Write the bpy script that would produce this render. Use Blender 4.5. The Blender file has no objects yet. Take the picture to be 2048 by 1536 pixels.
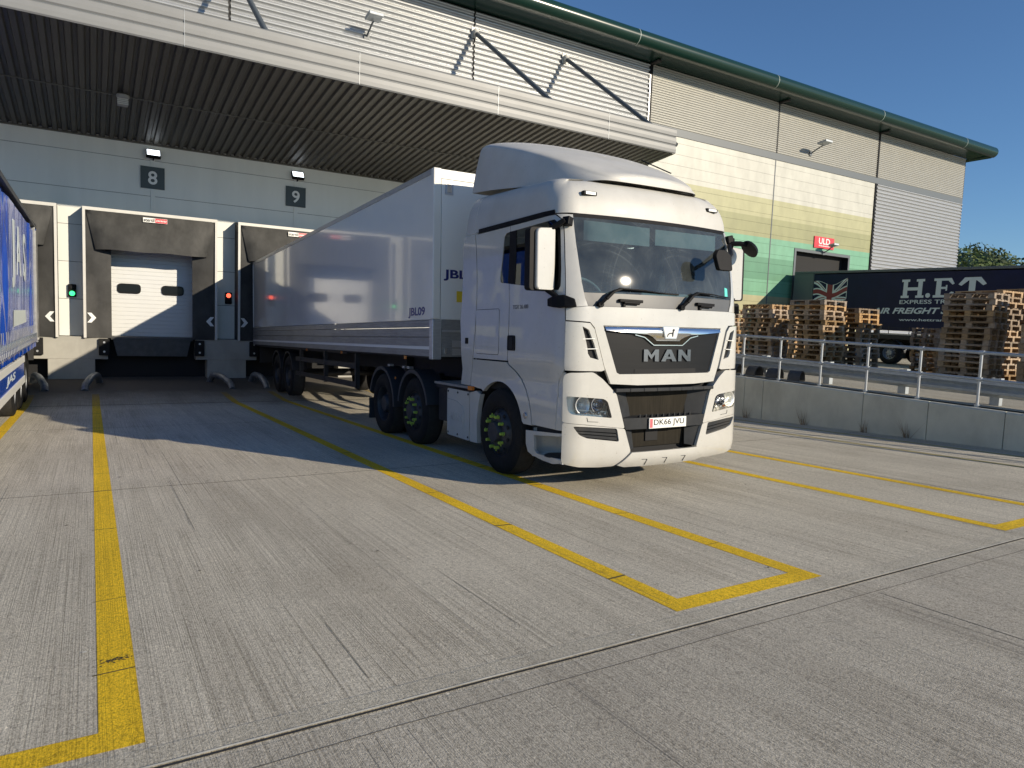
import bpy, bmesh, math, random
from mathutils import Vector, Matrix
from mathutils.geometry import delaunay_2d_cdt
random.seed(7)
SC = bpy.context.scene
COL = SC.collection
R = math.radians

# ------------------------------------------------------------------ camera
YAW, PIT, ROL, CAMH = 0.5460, 0.0832, 0.0379, 1.51
cam_d = bpy.data.cameras.new("camera"); cam = bpy.data.objects.new("camera", cam_d); COL.objects.link(cam)
_f = Vector((math.sin(YAW)*math.cos(PIT), math.cos(YAW)*math.cos(PIT), -math.sin(PIT)))
_r = Vector((math.cos(YAW), -math.sin(YAW), 0)); _u = _r.cross(_f)
_r2 = _r*math.cos(ROL)+_u*math.sin(ROL); _u2 = -_r*math.sin(ROL)+_u*math.cos(ROL)
_m = Matrix((_r2, _u2, -_f)).transposed().to_4x4(); _m.translation = (0, 0, CAMH)
cam.matrix_world = _m
cam_d.sensor_width = 36; cam_d.sensor_fit = 'HORIZONTAL'; cam_d.lens = 1390.77/2048*36
cam_d.clip_start = 0.05; cam_d.clip_end = 2000
SC.camera = cam
SC.render.resolution_x = 1024; SC.render.resolution_y = 768

# ------------------------------------------------------------------ light
SUN_D = Vector((-0.555, 1.0, -0.405)).normalized()          # direction the light travels
SUN_EL = math.asin(-SUN_D.z); SUN_AZ = math.atan2(-SUN_D.x, -SUN_D.y)   # azimuth from +Y towards +X
wd = bpy.data.worlds.new("World"); SC.world = wd; wd.use_nodes = True
nt = wd.node_tree; nt.nodes.clear()
sky = nt.nodes.new("ShaderNodeTexSky"); sky.sky_type = 'NISHITA'; sky.sun_disc = False
sky.sun_elevation = SUN_EL; sky.sun_rotation = SUN_AZ; sky.altitude = 50
sky.air_density = 1.0; sky.dust_density = 0.0; sky.ozone_density = 6.0
bg = nt.nodes.new("ShaderNodeBackground"); bg.inputs[1].default_value = 0.112
ow = nt.nodes.new("ShaderNodeOutputWorld")
nt.links.new(sky.outputs[0], bg.inputs[0]); nt.links.new(bg.outputs[0], ow.inputs[0])
sl = bpy.data.lights.new("sun", 'SUN'); sl.energy = 5.0; sl.angle = R(0.53); sl.color = (1.0, 0.875, 0.69)
so = bpy.data.objects.new("sun", sl); COL.objects.link(so)
so.rotation_euler = SUN_D.to_track_quat('-Z', 'Y').to_euler(); so.location = (20, -30, 30)
SC.view_settings.view_transform = 'Standard'; SC.view_settings.look = 'None'
SC.view_settings.exposure = 0.13; SC.view_settings.gamma = 1

# ------------------------------------------------------------------ materials
MATS = {}
def mat(name, col=(.5, .5, .5), rough=.5, metal=0., var=0., vscale=3., stretch=(1, 1, 1), bump=0., bscale=40., bstretch=None,
        col2=None, spec=.5, coat=0., emit=None, estr=0., alpha=1., dirt=0., dirtcol=(.12, .10, .07), objrand=0., detail=6., specks=0.):
    if name in MATS: return MATS[name]
    m = bpy.data.materials.new(name); m.use_nodes = True; t = m.node_tree; N = t.nodes; L = t.links
    b = N["Principled BSDF"]
    b.inputs["Roughness"].default_value = rough; b.inputs["Metallic"].default_value = metal
    b.inputs["Specular IOR Level"].default_value = spec; b.inputs["Coat Weight"].default_value = coat; b.inputs["Coat Roughness"].default_value = .04
    b.inputs["Base Color"].default_value = (*col, 1)
    tc = N.new("ShaderNodeTexCoord")
    def noise(scale, st, det=detail):
        mp = N.new("ShaderNodeMapping"); mp.inputs["Scale"].default_value = st
        L.new(tc.outputs["Object"], mp.inputs[0])
        n = N.new("ShaderNodeTexNoise"); n.inputs["Scale"].default_value = scale; n.inputs["Detail"].default_value = det; n.inputs["Roughness"].default_value = .6
        L.new(mp.outputs[0], n.inputs[0]); return n
    out = None
    if var or col2:
        n = noise(vscale, stretch); cr = N.new("ShaderNodeValToRGB")
        cr.color_ramp.elements[0].position = .3; cr.color_ramp.elements[1].position = .7
        c2 = col2 or col
        cr.color_ramp.elements[0].color = tuple(min(1, c*(1-var)) for c in col)+(1,)
        cr.color_ramp.elements[1].color = tuple(min(1, c*(1+var)) for c in c2)+(1,)
        L.new(n.outputs[0], cr.inputs[0]); out = cr.outputs[0]
    if dirt:
        n2 = noise(1.7, (1, 1, .45), 9); r2 = N.new("ShaderNodeValToRGB"); r2.color_ramp.elements[0].position = .48; r2.color_ramp.elements[1].position = .78
        r2.color_ramp.elements[0].color = (0, 0, 0, 1); r2.color_ramp.elements[1].color = (dirt,)*3+(1,)
        L.new(n2.outputs[0], r2.inputs[0])
        mx = N.new("ShaderNodeMix"); mx.data_type = 'RGBA'
        if out: L.new(out, mx.inputs[6])
        else: mx.inputs[6].default_value = (*col, 1)
        mx.inputs[7].default_value = (*dirtcol, 1); L.new(r2.outputs[0], mx.inputs[0]); out = mx.outputs[2]
    if specks:
        n3 = noise(48, (1, 1, 1), 2); r3 = N.new("ShaderNodeValToRGB"); r3.color_ramp.elements[0].position = .70; r3.color_ramp.elements[1].position = .74
        r3.color_ramp.elements[0].color = (0, 0, 0, 1); r3.color_ramp.elements[1].color = (specks,)*3+(1,); L.new(n3.outputs[0], r3.inputs[0])
        mx = N.new("ShaderNodeMix"); mx.data_type = 'RGBA'; L.new(out, mx.inputs[6]); mx.inputs[7].default_value = (.16, .13, .08, 1); L.new(r3.outputs[0], mx.inputs[0]); out = mx.outputs[2]
    if objrand:
        oi = N.new("ShaderNodeObjectInfo"); hs = N.new("ShaderNodeHueSaturation")
        mr = N.new("ShaderNodeMapRange"); mr.inputs[3].default_value = 1-objrand; mr.inputs[4].default_value = 1+objrand
        L.new(oi.outputs["Random"], mr.inputs[0]); L.new(mr.outputs[0], hs.inputs["Value"]); m5 = N.new("ShaderNodeMath"); m5.operation = "MULTIPLY_ADD"; m5.inputs[1].default_value = 7.13; m5.inputs[2].default_value = .2; L.new(oi.outputs["Random"], m5.inputs[0]); m6 = N.new("ShaderNodeMath"); m6.operation = "FRACT"; L.new(m5.outputs[0], m6.inputs[0]); m7 = N.new("ShaderNodeMapRange"); m7.inputs[3].default_value = 1-objrand*1.4; m7.inputs[4].default_value = 1.1; L.new(m6.outputs[0], m7.inputs[0]); L.new(m7.outputs[0], hs.inputs["Saturation"])
        if out: L.new(out, hs.inputs["Color"])
        else: hs.inputs["Color"].default_value = (*col, 1)
        out = hs.outputs[0]
    if out: L.new(out, b.inputs["Base Color"])
    if bump:
        nb = noise(bscale, bstretch or (1, 1, 1), 4); bp = N.new("ShaderNodeBump"); bp.inputs["Strength"].default_value = bump; bp.inputs["Distance"].default_value = .01
        L.new(nb.outputs[0], bp.inputs["Height"]); L.new(bp.outputs[0], b.inputs["Normal"])
    if emit:
        b.inputs["Emission Color"].default_value = (*emit, 1); b.inputs["Emission Strength"].default_value = estr
    MATS[name] = m; return m

M_roofp = mat("weathered white roof paint", (.52, .512, .48), .5, var=.05, vscale=4, coat=.1, dirt=.3, dirtcol=(.36, .32, .23), specks=.4)
def painted(): return mat("white cab paint", (.535, .525, .49), .24, var=.035, vscale=7, coat=.7, dirt=.22, dirtcol=(.36, .32, .23), bump=.03, bscale=2.2, specks=.5)
M_white = painted()
M_trailer = mat("white trailer panel", (.78, .765, .70), .13, var=.02, vscale=2, coat=.5, bump=.035, bscale=.9)
M_trim = mat("aluminium trim", (.55, .56, .57), .38, metal=.75, var=.1, vscale=8, stretch=(1, 1, 6))
M_alu = mat("scuffed aluminium rail", (.31, .315, .31), .45, metal=.5, var=.18, vscale=9, stretch=(1, .3, 4), dirt=.3)
M_blackp = mat("black plastic", (.009, .009, .010), .5, spec=.12, var=.2, vscale=9)
M_greyp = mat("dark grey plastic", (.030, .032, .035), .55, spec=.15, var=.15, vscale=9, dirt=.25)
M_black = mat("black void liner", (.008, .008, .009), .8)
M_rubber = mat("rubber tyre", (.012, .012, .012), .75, spec=.25, var=.25, vscale=14, bump=.3, bscale=60)
M_tread = mat("tyre tread", (.024, .023, .022), .85, var=.3, vscale=20, bump=.5, bscale=50)
M_chassis = mat("chassis black", (.014, .014, .015), .6, var=.3, vscale=7, dirt=.3, dirtcol=(.05, .04, .035))
M_rim = mat("grey steel rim", (.045, .048, .055), .5, metal=.3, var=.25, vscale=10, dirt=.4, dirtcol=(.03, .03, .03))
M_rimlight = mat("light steel rim", (.30, .31, .32), .45, metal=.4, var=.2, vscale=10)
M_hivis = mat("yellow green nut indicator", (.33, .47, .07), .5, var=.1, vscale=20)
M_chrome = mat("chrome", (.80, .80, .80), .16, metal=1.)
M_reflector = mat("satin reflector", (.85, .85, .83), .38, metal=.85)
M_chromed = mat("chrome darker", (.55, .56, .6), .22, metal=1.)
M_grille = mat("brushed dark grille panel", (.012, .0125, .014), .38, spec=.16, var=.15, vscale=6, stretch=(.4, 1, 6))
M_cooler = mat("dusty radiator core", (.026, .023, .018), .85, spec=.08, var=.25, vscale=60, stretch=(1, 1, .05), dirt=.4, dirtcol=(.07, .06, .045))
M_amber = mat("amber lens", (.7, .22, .04), .2)
M_red = mat("red lens", (.55, .03, .02), .25)
M_text_dark = mat("dark blue lettering", (.012, .02, .16), .4)
M_text_grey = mat("grey lettering", (.16, .16, .17), .4)
M_textblack = mat("black lettering", (.01, .01, .01), .4)
M_plate = mat("white plate", (.80, .80, .76), .35)
M_int = mat("cab interior grey", (.10, .115, .125), .8)
M_int2 = mat("cab interior light", (.30, .34, .35), .8)
M_teal = mat("teal sticker", (.10, .62, .55), .5)
M_concwall = mat("cast concrete", (.60, .58, .48), .85, var=.10, vscale=2.2, dirt=.5, dirtcol=(.27, .25, .20), bump=.15, bscale=25)
M_concdock = mat("dock concrete", (.37, .36, .32), .85, var=.10, vscale=1.8, dirt=.35, dirtcol=(.13, .125, .11), bump=.1, bscale=25)
M_panel = mat("light grey cladding panel", (.72, .73, .68), .38, var=.03, vscale=1.5, stretch=(1.5, 1, .12), dirt=.06)
M_joint = mat("dark panel joint", (.03, .03, .03), .8)
M_rib = mat("silver ribbed cladding", (.44, .45, .455), .36, metal=.65, var=.03, vscale=2)
M_ribfine = mat("warm silver micro rib cladding", (.35, .345, .312), .42, metal=.45, var=.04, vscale=1.5)
M_soffit = mat("dark brown soffit decking", (.060, .055, .045), .50, var=.15, vscale=2, stretch=(3, .3, 1))
M_fascia = mat("silver fascia", (.20, .205, .205), .48, metal=.12, var=.06, vscale=1.6, dirt=.05)
M_band = mat("slate grey flashing", (.10, .115, .125), .45)
M_green = mat("dark green eaves", (.008, .032, .024), .22, metal=.0, spec=.42)
M_roof = mat("grey roof sheet", (.25, .26, .27), .5)
M_post = mat("sunlit galvanised post", (.50, .52, .53), .4, metal=.3, var=.1, vscale=9)  # sunlit brightness of the posts put into a paler steel colour
M_galv = mat("galvanised steel", (.42, .45, .47), .42, metal=.35, var=.12, vscale=9, dirt=.1)
M_shelter = mat("worn black shelter fabric", (.034, .034, .033), .62, spec=.3, var=.35, vscale=2.3, dirt=.3, dirtcol=(.16, .157, .147), bump=.12, bscale=6)
M_shframe = mat("white shelter frame", (.60, .59, .55), .45, var=.05, dirt=.12)
M_door = mat("white sectional door", (.64, .65, .64), .38, var=.02)
M_glassblk = mat("dark window pane", (.008, .009, .010), .15, spec=.25)
M_steeldark = mat("dark painted steel", (.05, .052, .055), .5, var=.3, vscale=6, dirt=.3)
M_signdark = mat("slate sign board", (.045, .062, .066), .45)
M_signtext = mat("white sign lettering", (.75, .76, .74), .5)
M_redsign = mat("red sign board", (.62, .03, .045), .4)
M_yellowold = mat("faded yellow road paint", (.36, .30, .13), .8, var=.25, vscale=8, dirt=.6, dirtcol=(.24, .22, .17))
M_yelpole = mat("galvanised bent tube", (.27, .30, .33), .42, metal=.6, var=.3, vscale=5, dirt=.3)
M_navy = mat("navy curtain", (.003, .007, .040), .5, spec=.25, var=.2, vscale=2, bump=.1, bscale=3)
M_blue = mat("blue curtain", (.012, .075, .46), .26, var=.12, vscale=2.5, coat=.3, bump=.0)
M_curtwhite = mat("white curtain print", (.62, .68, .66), .5)
M_curtred = mat("red curtain print", (.22, .02, .03), .5)
M_wood = mat("pallet wood", (.35, .225, .11), .85, var=.32, vscale=9, stretch=(1, 1, 3), objrand=.34)
M_leaf = mat("tree leaves", (.075, .115, .022), .6, var=.45, vscale=.9, objrand=.25)
M_leaf2 = mat("light tree leaves", (.10, .13, .03), .6, var=.4, vscale=1.1)
M_bark = mat("bark", (.10, .075, .05), .9, var=.2)
M_weed = mat("dry weed", (.27, .17, .09), .85, var=.3, vscale=20)
M_green_lamp = mat("lit green lamp", (.02, .4, .1), .3, emit=(.05, 1., .25), estr=2.2)
M_red_lamp = mat("lit red lamp", (.5, .02, .01), .3, emit=(1., .12, .06), estr=2.2)
M_flood = mat("lit floodlight", (.8, .85, .9), .3, emit=(.85, .93, 1.), estr=2.6)

def conc_ground(name, tone=(.30, .275, .235), lines=1.0):
    m = bpy.data.materials.new(name); m.use_nodes = True; t = m.node_tree; N = t.nodes; L = t.links; b = N["Principled BSDF"]
    b.inputs["Roughness"].default_value = .88; b.inputs["Specular IOR Level"].default_value = .3
    tc = N.new("ShaderNodeTexCoord")
    def nz(scale, st, det=6, ro=.6, typ="ShaderNodeTexNoise"):
        mp = N.new("ShaderNodeMapping"); mp.inputs["Scale"].default_value = st; L.new(tc.outputs["Object"], mp.inputs[0])
        n = N.new(typ); n.inputs["Scale"].default_value = scale; n.inputs["Detail"].default_value = det; n.inputs["Roughness"].default_value = ro
        L.new(mp.outputs[0], n.inputs[0]); return n.outputs[0]
    def ramp(v, a, b_, ca, cb):
        r = N.new("ShaderNodeValToRGB"); r.color_ramp.elements[0].position = a; r.color_ramp.elements[1].position = b_
        r.color_ramp.elements[0].color = (*ca, 1) if len(ca) == 3 else ca; r.color_ramp.elements[1].color = (*cb, 1) if len(cb) == 3 else cb
        L.new(v, r.inputs[0]); return r.outputs[0]
    def mul(a, c, f=1.):
        x = N.new("ShaderNodeMix"); x.data_type = 'RGBA'; x.blend_type = 'MULTIPLY'; x.inputs[0].default_value = f
        L.new(a, x.inputs[6]); L.new(c, x.inputs[7]); return x.outputs[2]
    base = ramp(nz(.55, (1, 1, 1), 5), .3, .72, tuple(c*.90 for c in tone), tuple(c*1.08 for c in tone))
    fine = ramp(nz(120, (1, .7, 1), 3, .85), .34, .60, (.50, .50, .49), (1.28, 1.28, 1.26))
    grit = ramp(nz(38, (1, 1, 1), 3, .7), .30, .50, (.68, .68, .67), (1.08, 1.08, 1.07))
    broom = ramp(nz(140, (1, .0035, 0), 2, .7), .36, .56, (.70, .69, .67), (1.1, 1.1, 1.1))
    streak = ramp(nz(48, (1, .0030, 0), 3, .95), .33, .385, (.40, .39, .37), (1., 1., 1.))
    comb = ramp(nz(2.4, (1, .5, 1), 4, .6), .42, .60, (0., 0., 0.), (1., 1., 1.))
    sx = N.new("ShaderNodeMix"); sx.data_type = 'RGBA'; L.new(comb, sx.inputs[0]); L.new(streak, sx.inputs[6]); sx.inputs[7].default_value = (1, 1, 1, 1)
    track = ramp(nz(1.6, (1, .07, 0), 5, .7), .34, .52, (.80, .79, .78), (1.02, 1.02, 1.02)); 
    blot = ramp(nz(.8, (1, .5, 1), 8, .7), .28, .50, (.80, .78, .76), (1., 1., 1.))
    spots = ramp(nz(5.5, (1, 1, 1), 2, .5), .225, .25, (.5, .48, .45), (1., 1., 1.))
    pale = ramp(nz(55, (1, 1, 1), 1, .5), .735, .76, (1, 1, 1), (1.45, 1.43, 1.38))
    c = mul(base, fine, .85); c = mul(c, grit, .8); c = mul(c, broom, .8*lines); c = mul(c, sx.outputs[2], .85*lines); c = mul(c, blot, .8); c = mul(c, spots, .3); c = mul(c, track, .85); c = mul(c, pale, 1.)
    # dock shade painted into the colour of the slabs right in front of it
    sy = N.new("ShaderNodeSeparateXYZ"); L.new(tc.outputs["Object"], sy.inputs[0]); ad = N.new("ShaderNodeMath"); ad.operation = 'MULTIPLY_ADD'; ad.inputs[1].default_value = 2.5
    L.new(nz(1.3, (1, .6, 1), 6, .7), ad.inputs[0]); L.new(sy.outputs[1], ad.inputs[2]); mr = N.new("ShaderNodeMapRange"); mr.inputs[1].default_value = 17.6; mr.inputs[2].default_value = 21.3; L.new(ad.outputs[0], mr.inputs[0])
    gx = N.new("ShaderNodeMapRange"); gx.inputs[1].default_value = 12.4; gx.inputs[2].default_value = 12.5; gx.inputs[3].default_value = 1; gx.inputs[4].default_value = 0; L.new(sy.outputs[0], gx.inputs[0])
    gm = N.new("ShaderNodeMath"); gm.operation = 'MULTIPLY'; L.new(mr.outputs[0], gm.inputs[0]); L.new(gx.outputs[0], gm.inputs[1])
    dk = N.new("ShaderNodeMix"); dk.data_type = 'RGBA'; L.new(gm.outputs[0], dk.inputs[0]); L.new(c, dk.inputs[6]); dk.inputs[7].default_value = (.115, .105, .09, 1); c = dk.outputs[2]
    L.new(c, b.inputs["Base Color"])
    hn = N.new("ShaderNodeMix"); hn.data_type = 'RGBA'; hn.inputs[0].default_value = .5
    L.new(fine, hn.inputs[6]); L.new(broom, hn.inputs[7])
    bp = N.new("ShaderNodeBump"); bp.inputs["Strength"].default_value = .55; bp.inputs["Distance"].default_value = .006
    L.new(hn.outputs[2], bp.inputs["Height"]); L.new(bp.outputs[0], b.inputs["Normal"])
    return m
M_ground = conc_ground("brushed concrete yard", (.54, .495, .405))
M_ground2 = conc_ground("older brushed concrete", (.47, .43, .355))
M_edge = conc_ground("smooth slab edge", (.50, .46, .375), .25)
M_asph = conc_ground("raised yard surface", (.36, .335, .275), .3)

M_yellow = conc_ground("yellow road paint", (.80, .52, .022), .55)
def stripes_mat():
    m = bpy.data.materials.new("painted cladding bands"); m.use_nodes = True; t = m.node_tree; N = t.nodes; L = t.links; b = N["Principled BSDF"]
    b.inputs["Roughness"].default_value = .45
    g = N.new("ShaderNodeNewGeometry"); s = N.new("ShaderNodeSeparateXYZ"); L.new(g.outputs["Position"], s.inputs[0])
    mr = N.new("ShaderNodeMapRange"); mr.inputs[1].default_value = 0; mr.inputs[2].default_value = 11; L.new(s.outputs[2], mr.inputs[0])
    r = N.new("ShaderNodeValToRGB"); r.color_ramp.interpolation = 'CONSTANT'; e = r.color_ramp.elements
    bands = [(0, (.38, .36, .21)), (3.42, (.15, .36, .23)), (4.21, (.095, .26, .155)), (5.28, (.155, .37, .24)), (6.22, (.30, .30, .15)), (7.16, (.40, .39, .22)), (8.06, (.52, .515, .46))]
    e[0].position = 0; e[0].color = (*bands[0][1], 1); e[1].position = bands[1][0]/11; e[1].color = (*bands[1][1], 1)
    for z, c in bands[2:]:
        q = e.new(z/11); q.color = (*c, 1)
    L.new(mr.outputs[0], r.inputs[0])
    n = N.new("ShaderNodeTexNoise"); n.inputs["Scale"].default_value = 2.2; n.inputs["Detail"].default_value = 8
    mp = N.new("ShaderNodeMapping"); mp.inputs["Scale"].default_value = (1, 1, .5); L.new(g.outputs["Position"], mp.inputs[0]); L.new(mp.outputs[0], n.inputs[0])
    r2 = N.new("ShaderNodeValToRGB"); r2.color_ramp.elements[0].position = .3; r2.color_ramp.elements[1].position = .7
    r2.color_ramp.elements[0].color = (.86, .86, .84, 1); r2.color_ramp.elements[1].color = (1.04, 1.04, 1.02, 1); L.new(n.outputs[0], r2.inputs[0])
    x = N.new("ShaderNodeMix"); x.data_type = 'RGBA'; x.blend_type = 'MULTIPLY'; x.inputs[0].default_value = 1
    L.new(r.outputs[0], x.inputs[6]); L.new(r2.outputs[0], x.inputs[7]); L.new(x.outputs[2], b.inputs["Base Color"])
    return m
M_stripes = stripes_mat()

def glass_mat(name, tint=(.30, .40, .44), refl=1.0, dust=.0, rough=.02):
    m = bpy.data.materials.new(name); m.use_nodes = True; t = m.node_tree; N = t.nodes; L = t.links; N.clear()
    o = N.new("ShaderNodeOutputMaterial"); tr = N.new("ShaderNodeBsdfTransparent"); tr.inputs[0].default_value = (*tint, 1)
    gl = N.new("ShaderNodeBsdfGlossy"); gl.inputs["Roughness"].default_value = rough; gl.inputs["Color"].default_value = (refl,)*3+(1,)
    fr = N.new("ShaderNodeFresnel"); fr.inputs[0].default_value = 1.65
    mx = N.new("ShaderNodeMixShader"); L.new(fr.outputs[0], mx.inputs[0]); L.new(tr.outputs[0], mx.inputs[1]); L.new(gl.outputs[0], mx.inputs[2])
    last = mx.outputs[0]
    if dust:
        df = N.new("ShaderNodeBsdfDiffuse"); df.inputs[0].default_value = (.62, .70, .70, 1)
        tc = N.new("ShaderNodeTexCoord")
        n = N.new("ShaderNodeTexNoise"); n.inputs["Scale"].default_value = 4; n.inputs["Detail"].default_value = 9; L.new(tc.outputs["Object"], n.inputs[0])
        # wiper arcs: rings about the two spindles
        tot = None
        for cx in (-.80, .22):
            sp = N.new("ShaderNodeSeparateXYZ"); L.new(tc.outputs["Object"], sp.inputs[0])
            cb = N.new("ShaderNodeCombineXYZ"); L.new(sp.outputs[0], cb.inputs[0]); L.new(sp.outputs[2], cb.inputs[2])
            v = N.new("ShaderNodeVectorMath"); v.operation = 'DISTANCE'; v.inputs[1].default_value = (cx, 0, 1.98); L.new(cb.outputs[0], v.inputs[0])
            w = N.new("ShaderNodeTexNoise"); w.noise_dimensions = '1D'; w.inputs["Scale"].default_value = 26; w.inputs["Detail"].default_value = 5; w.inputs["Roughness"].default_value = .8
            L.new(v.outputs["Value"], w.inputs["W"])
            r = N.new("ShaderNodeValToRGB"); r.color_ramp.elements[0].position = .58; r.color_ramp.elements[1].position = .82
            L.new(w.outputs[0], r.inputs[0])
            if tot is None: tot = r.outputs[0]
            else:
                a = N.new("ShaderNodeMath"); a.operation = 'MAXIMUM'; L.new(tot, a.inputs[0]); L.new(r.outputs[0], a.inputs[1]); tot = a.outputs[0]
        m1 = N.new("ShaderNodeMath"); m1.operation = 'MULTIPLY_ADD'; m1.inputs[1].default_value = .13; brk = N.new('ShaderNodeMath'); brk.operation = 'MULTIPLY'; r9 = N.new('ShaderNodeValToRGB'); r9.color_ramp.elements[0].position = .42; r9.color_ramp.elements[1].position = .62; L.new(n.outputs[0], r9.inputs[0]); L.new(tot, brk.inputs[0]); L.new(r9.outputs[0], brk.inputs[1]); L.new(brk.outputs[0], m1.inputs[0])
        m2 = N.new("ShaderNodeMath"); m2.operation = 'MULTIPLY'; m2.inputs[1].default_value = dust; L.new(n.outputs[0], m2.inputs[0]); L.new(m2.outputs[0], m1.inputs[2])
        mx2 = N.new("ShaderNodeMixShader"); L.new(m1.outputs[0], mx2.inputs[0]); L.new(last, mx2.inputs[1]); L.new(df.outputs[0], mx2.inputs[2]); last = mx2.outputs[0]
    L.new(last, o.inputs[0]); return m
M_windscreen = glass_mat("dusty windscreen glass", (.40, .52, .55), 1., .115, .035)
M_sideglass = glass_mat("tinted side glass", (.16, .20, .22), 1., 0, .01)
M_lens = glass_mat("clear lamp lens", (.92, .93, .92), 1., 0, .01)

# ------------------------------------------------------------------ mesh helpers
class MB:
    def __init__(s): s.v = []; s.f = []; s.m = []
    def add(s, vs, fs, mi=0):
        o = len(s.v); s.v += [tuple(p) for p in vs]
        for f in fs: s.f.append([i+o for i in f]); s.m.append(mi)
    def box(s, x0, x1, y0, y1, z0, z1, mi=0, T=None):
        vs = [Vector((x, y, z)) for x in (x0, x1) for y in (y0, y1) for z in (z0, z1)]
        if T: vs = [T @ v for v in vs]
        s.add(vs, [(0, 1, 3, 2), (4, 6, 7, 5), (0, 4, 5, 1), (2, 3, 7, 6), (0, 2, 6, 4), (1, 5, 7, 3)], mi)
    def bar(s, p0, p1, w, h, mi=0, up=(0, 0, 1)):
        p0 = Vector(p0); p1 = Vector(p1); d = (p1-p0).normalized(); a = d.cross(Vector(up))
        if a.length < 1e-4: a = d.cross(Vector((1, 0, 0)))
        a.normalize(); c = a.cross(d)
        vs = [p+a*(sx*w/2)+c*(sz*h/2) for p in (p0, p1) for sx in (-1, 1) for sz in (-1, 1)]
        s.add(vs, [(0, 1, 3, 2), (4, 6, 7, 5), (0, 4, 5, 1), (2, 3, 7, 6), (0, 2, 6, 4), (1, 5, 7, 3)], mi)
    def cyl(s, p0, p1, r, n=16, mi=0, r2=None, caps=True):
        p0 = Vector(p0); p1 = Vector(p1); d = (p1-p0).normalized()
        a = d.cross(Vector((0, 0, 1)));
        if a.length < 1e-3: a = Vector((1, 0, 0))
        a.normalize(); c = d.cross(a); r2 = r if r2 is None else r2
        vs = [p+(a*math.cos(2*math.pi*i/n)+c*math.sin(2*math.pi*i/n))*rr for p, rr in ((p0, r), (p1, r2)) for i in range(n)]
        fs = [(i, (i+1) % n, n+(i+1) % n, n+i) for i in range(n)]
        if caps: fs += [tuple(range(n))[::-1], tuple(range(n, 2*n))]
        s.add(vs, fs, mi)
    def tube(s, pts, r, n=8, mi=0):
        pts = [Vector(p) for p in pts]; vs = []; a = None
        for i, p in enumerate(pts):
            d = (pts[min(i+1, len(pts)-1)]-pts[max(i-1, 0)]).normalized()
            if a is None:
                a = d.cross(Vector((0, 0, 1)))
                if a.length < 1e-3: a = d.cross(Vector((1, 0, 0)))
            a = (a-d*a.dot(d)).normalized(); c = d.cross(a)
            vs += [p+(a*math.cos(2*math.pi*k/n)+c*math.sin(2*math.pi*k/n))*r for k in range(n)]
        fs = [(i*n+k, i*n+(k+1) % n, (i+1)*n+(k+1) % n, (i+1)*n+k) for i in range(len(pts)-1) for k in range(n)]
        fs += [tuple(range(n))[::-1], tuple(range((len(pts)-1)*n, len(pts)*n))]
        s.add(vs, fs, mi)
    def lathe(s, prof, o, ax, n=32, mi=0, mfun=None):
        o = Vector(o); d = Vector(ax).normalized(); a = d.cross(Vector((0, 0, 1))).normalized() if abs(d.z) < .9 else Vector((1, 0, 0)); c = d.cross(a)
        vs = [o+d*h+(a*math.cos(2*math.pi*k/n)+c*math.sin(2*math.pi*k/n))*r for r, h in prof for k in range(n)]
        for i in range(len(prof)-1):
            s.add([], [], mi)
        base = len(s.v); s.v += [tuple(p) for p in vs]
        for i in range(len(prof)-1):
            for k in range(n):
                s.f.append([base+i*n+k, base+i*n+(k+1) % n, base+(i+1)*n+(k+1) % n, base+(i+1)*n+k]); s.m.append(mfun(i) if mfun else mi)
    def grid(s, fn, us, vs_, mi=0):
        nu, nv = len(us), len(vs_)
        s.add([fn(u, v) for u in us for v in vs_], [(i*nv+j, i*nv+j+1, (i+1)*nv+j+1, (i+1)*nv+j) for i in range(nu-1) for j in range(nv-1)], mi)
    def prism(s, poly, fn, lo, hi, mi=0):          # fn(a,b,h) -> point
        n = len(poly)
        vs = [fn(a, b, h) for h in (lo, hi) for a, b in poly]
        s.add(vs, [tuple(range(n))[::-1], tuple(range(n, 2*n))]+[(i, (i+1) % n, n+(i+1) % n, n+i) for i in range(n)], mi)
    def xf(s, T):
        s.v = [tuple(T @ Vector(p)) for p in s.v]; return s
    def build(s, name, mats, parent=None, smooth=None, bevel=0., fix=True):
        me = bpy.data.meshes.new(name); me.from_pydata(s.v, [], s.f)
        if not isinstance(mats, (list, tuple)): mats = [mats]
        for m in mats: me.materials.append(m)
        me.polygons.foreach_set("material_index", s.m); me.validate()
        if fix:
            bm = bmesh.new(); bm.from_mesh(me); bmesh.ops.remove_doubles(bm, verts=bm.verts, dist=1e-5); bmesh.ops.recalc_face_normals(bm, faces=bm.faces); bm.to_mesh(me); bm.free()
        if smooth is not None:
            me.polygons.foreach_set("use_smooth", [True]*len(me.polygons)); me.set_sharp_from_angle(angle=R(smooth))
        o = bpy.data.objects.new(name, me); COL.objects.link(o)
        if bevel:
            b = o.modifiers.new("bevel", 'BEVEL'); b.width = bevel; b.segments = 2; b.limit_method = 'ANGLE'; b.angle_limit = R(35)
        if parent: o.parent = parent
        return o

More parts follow.
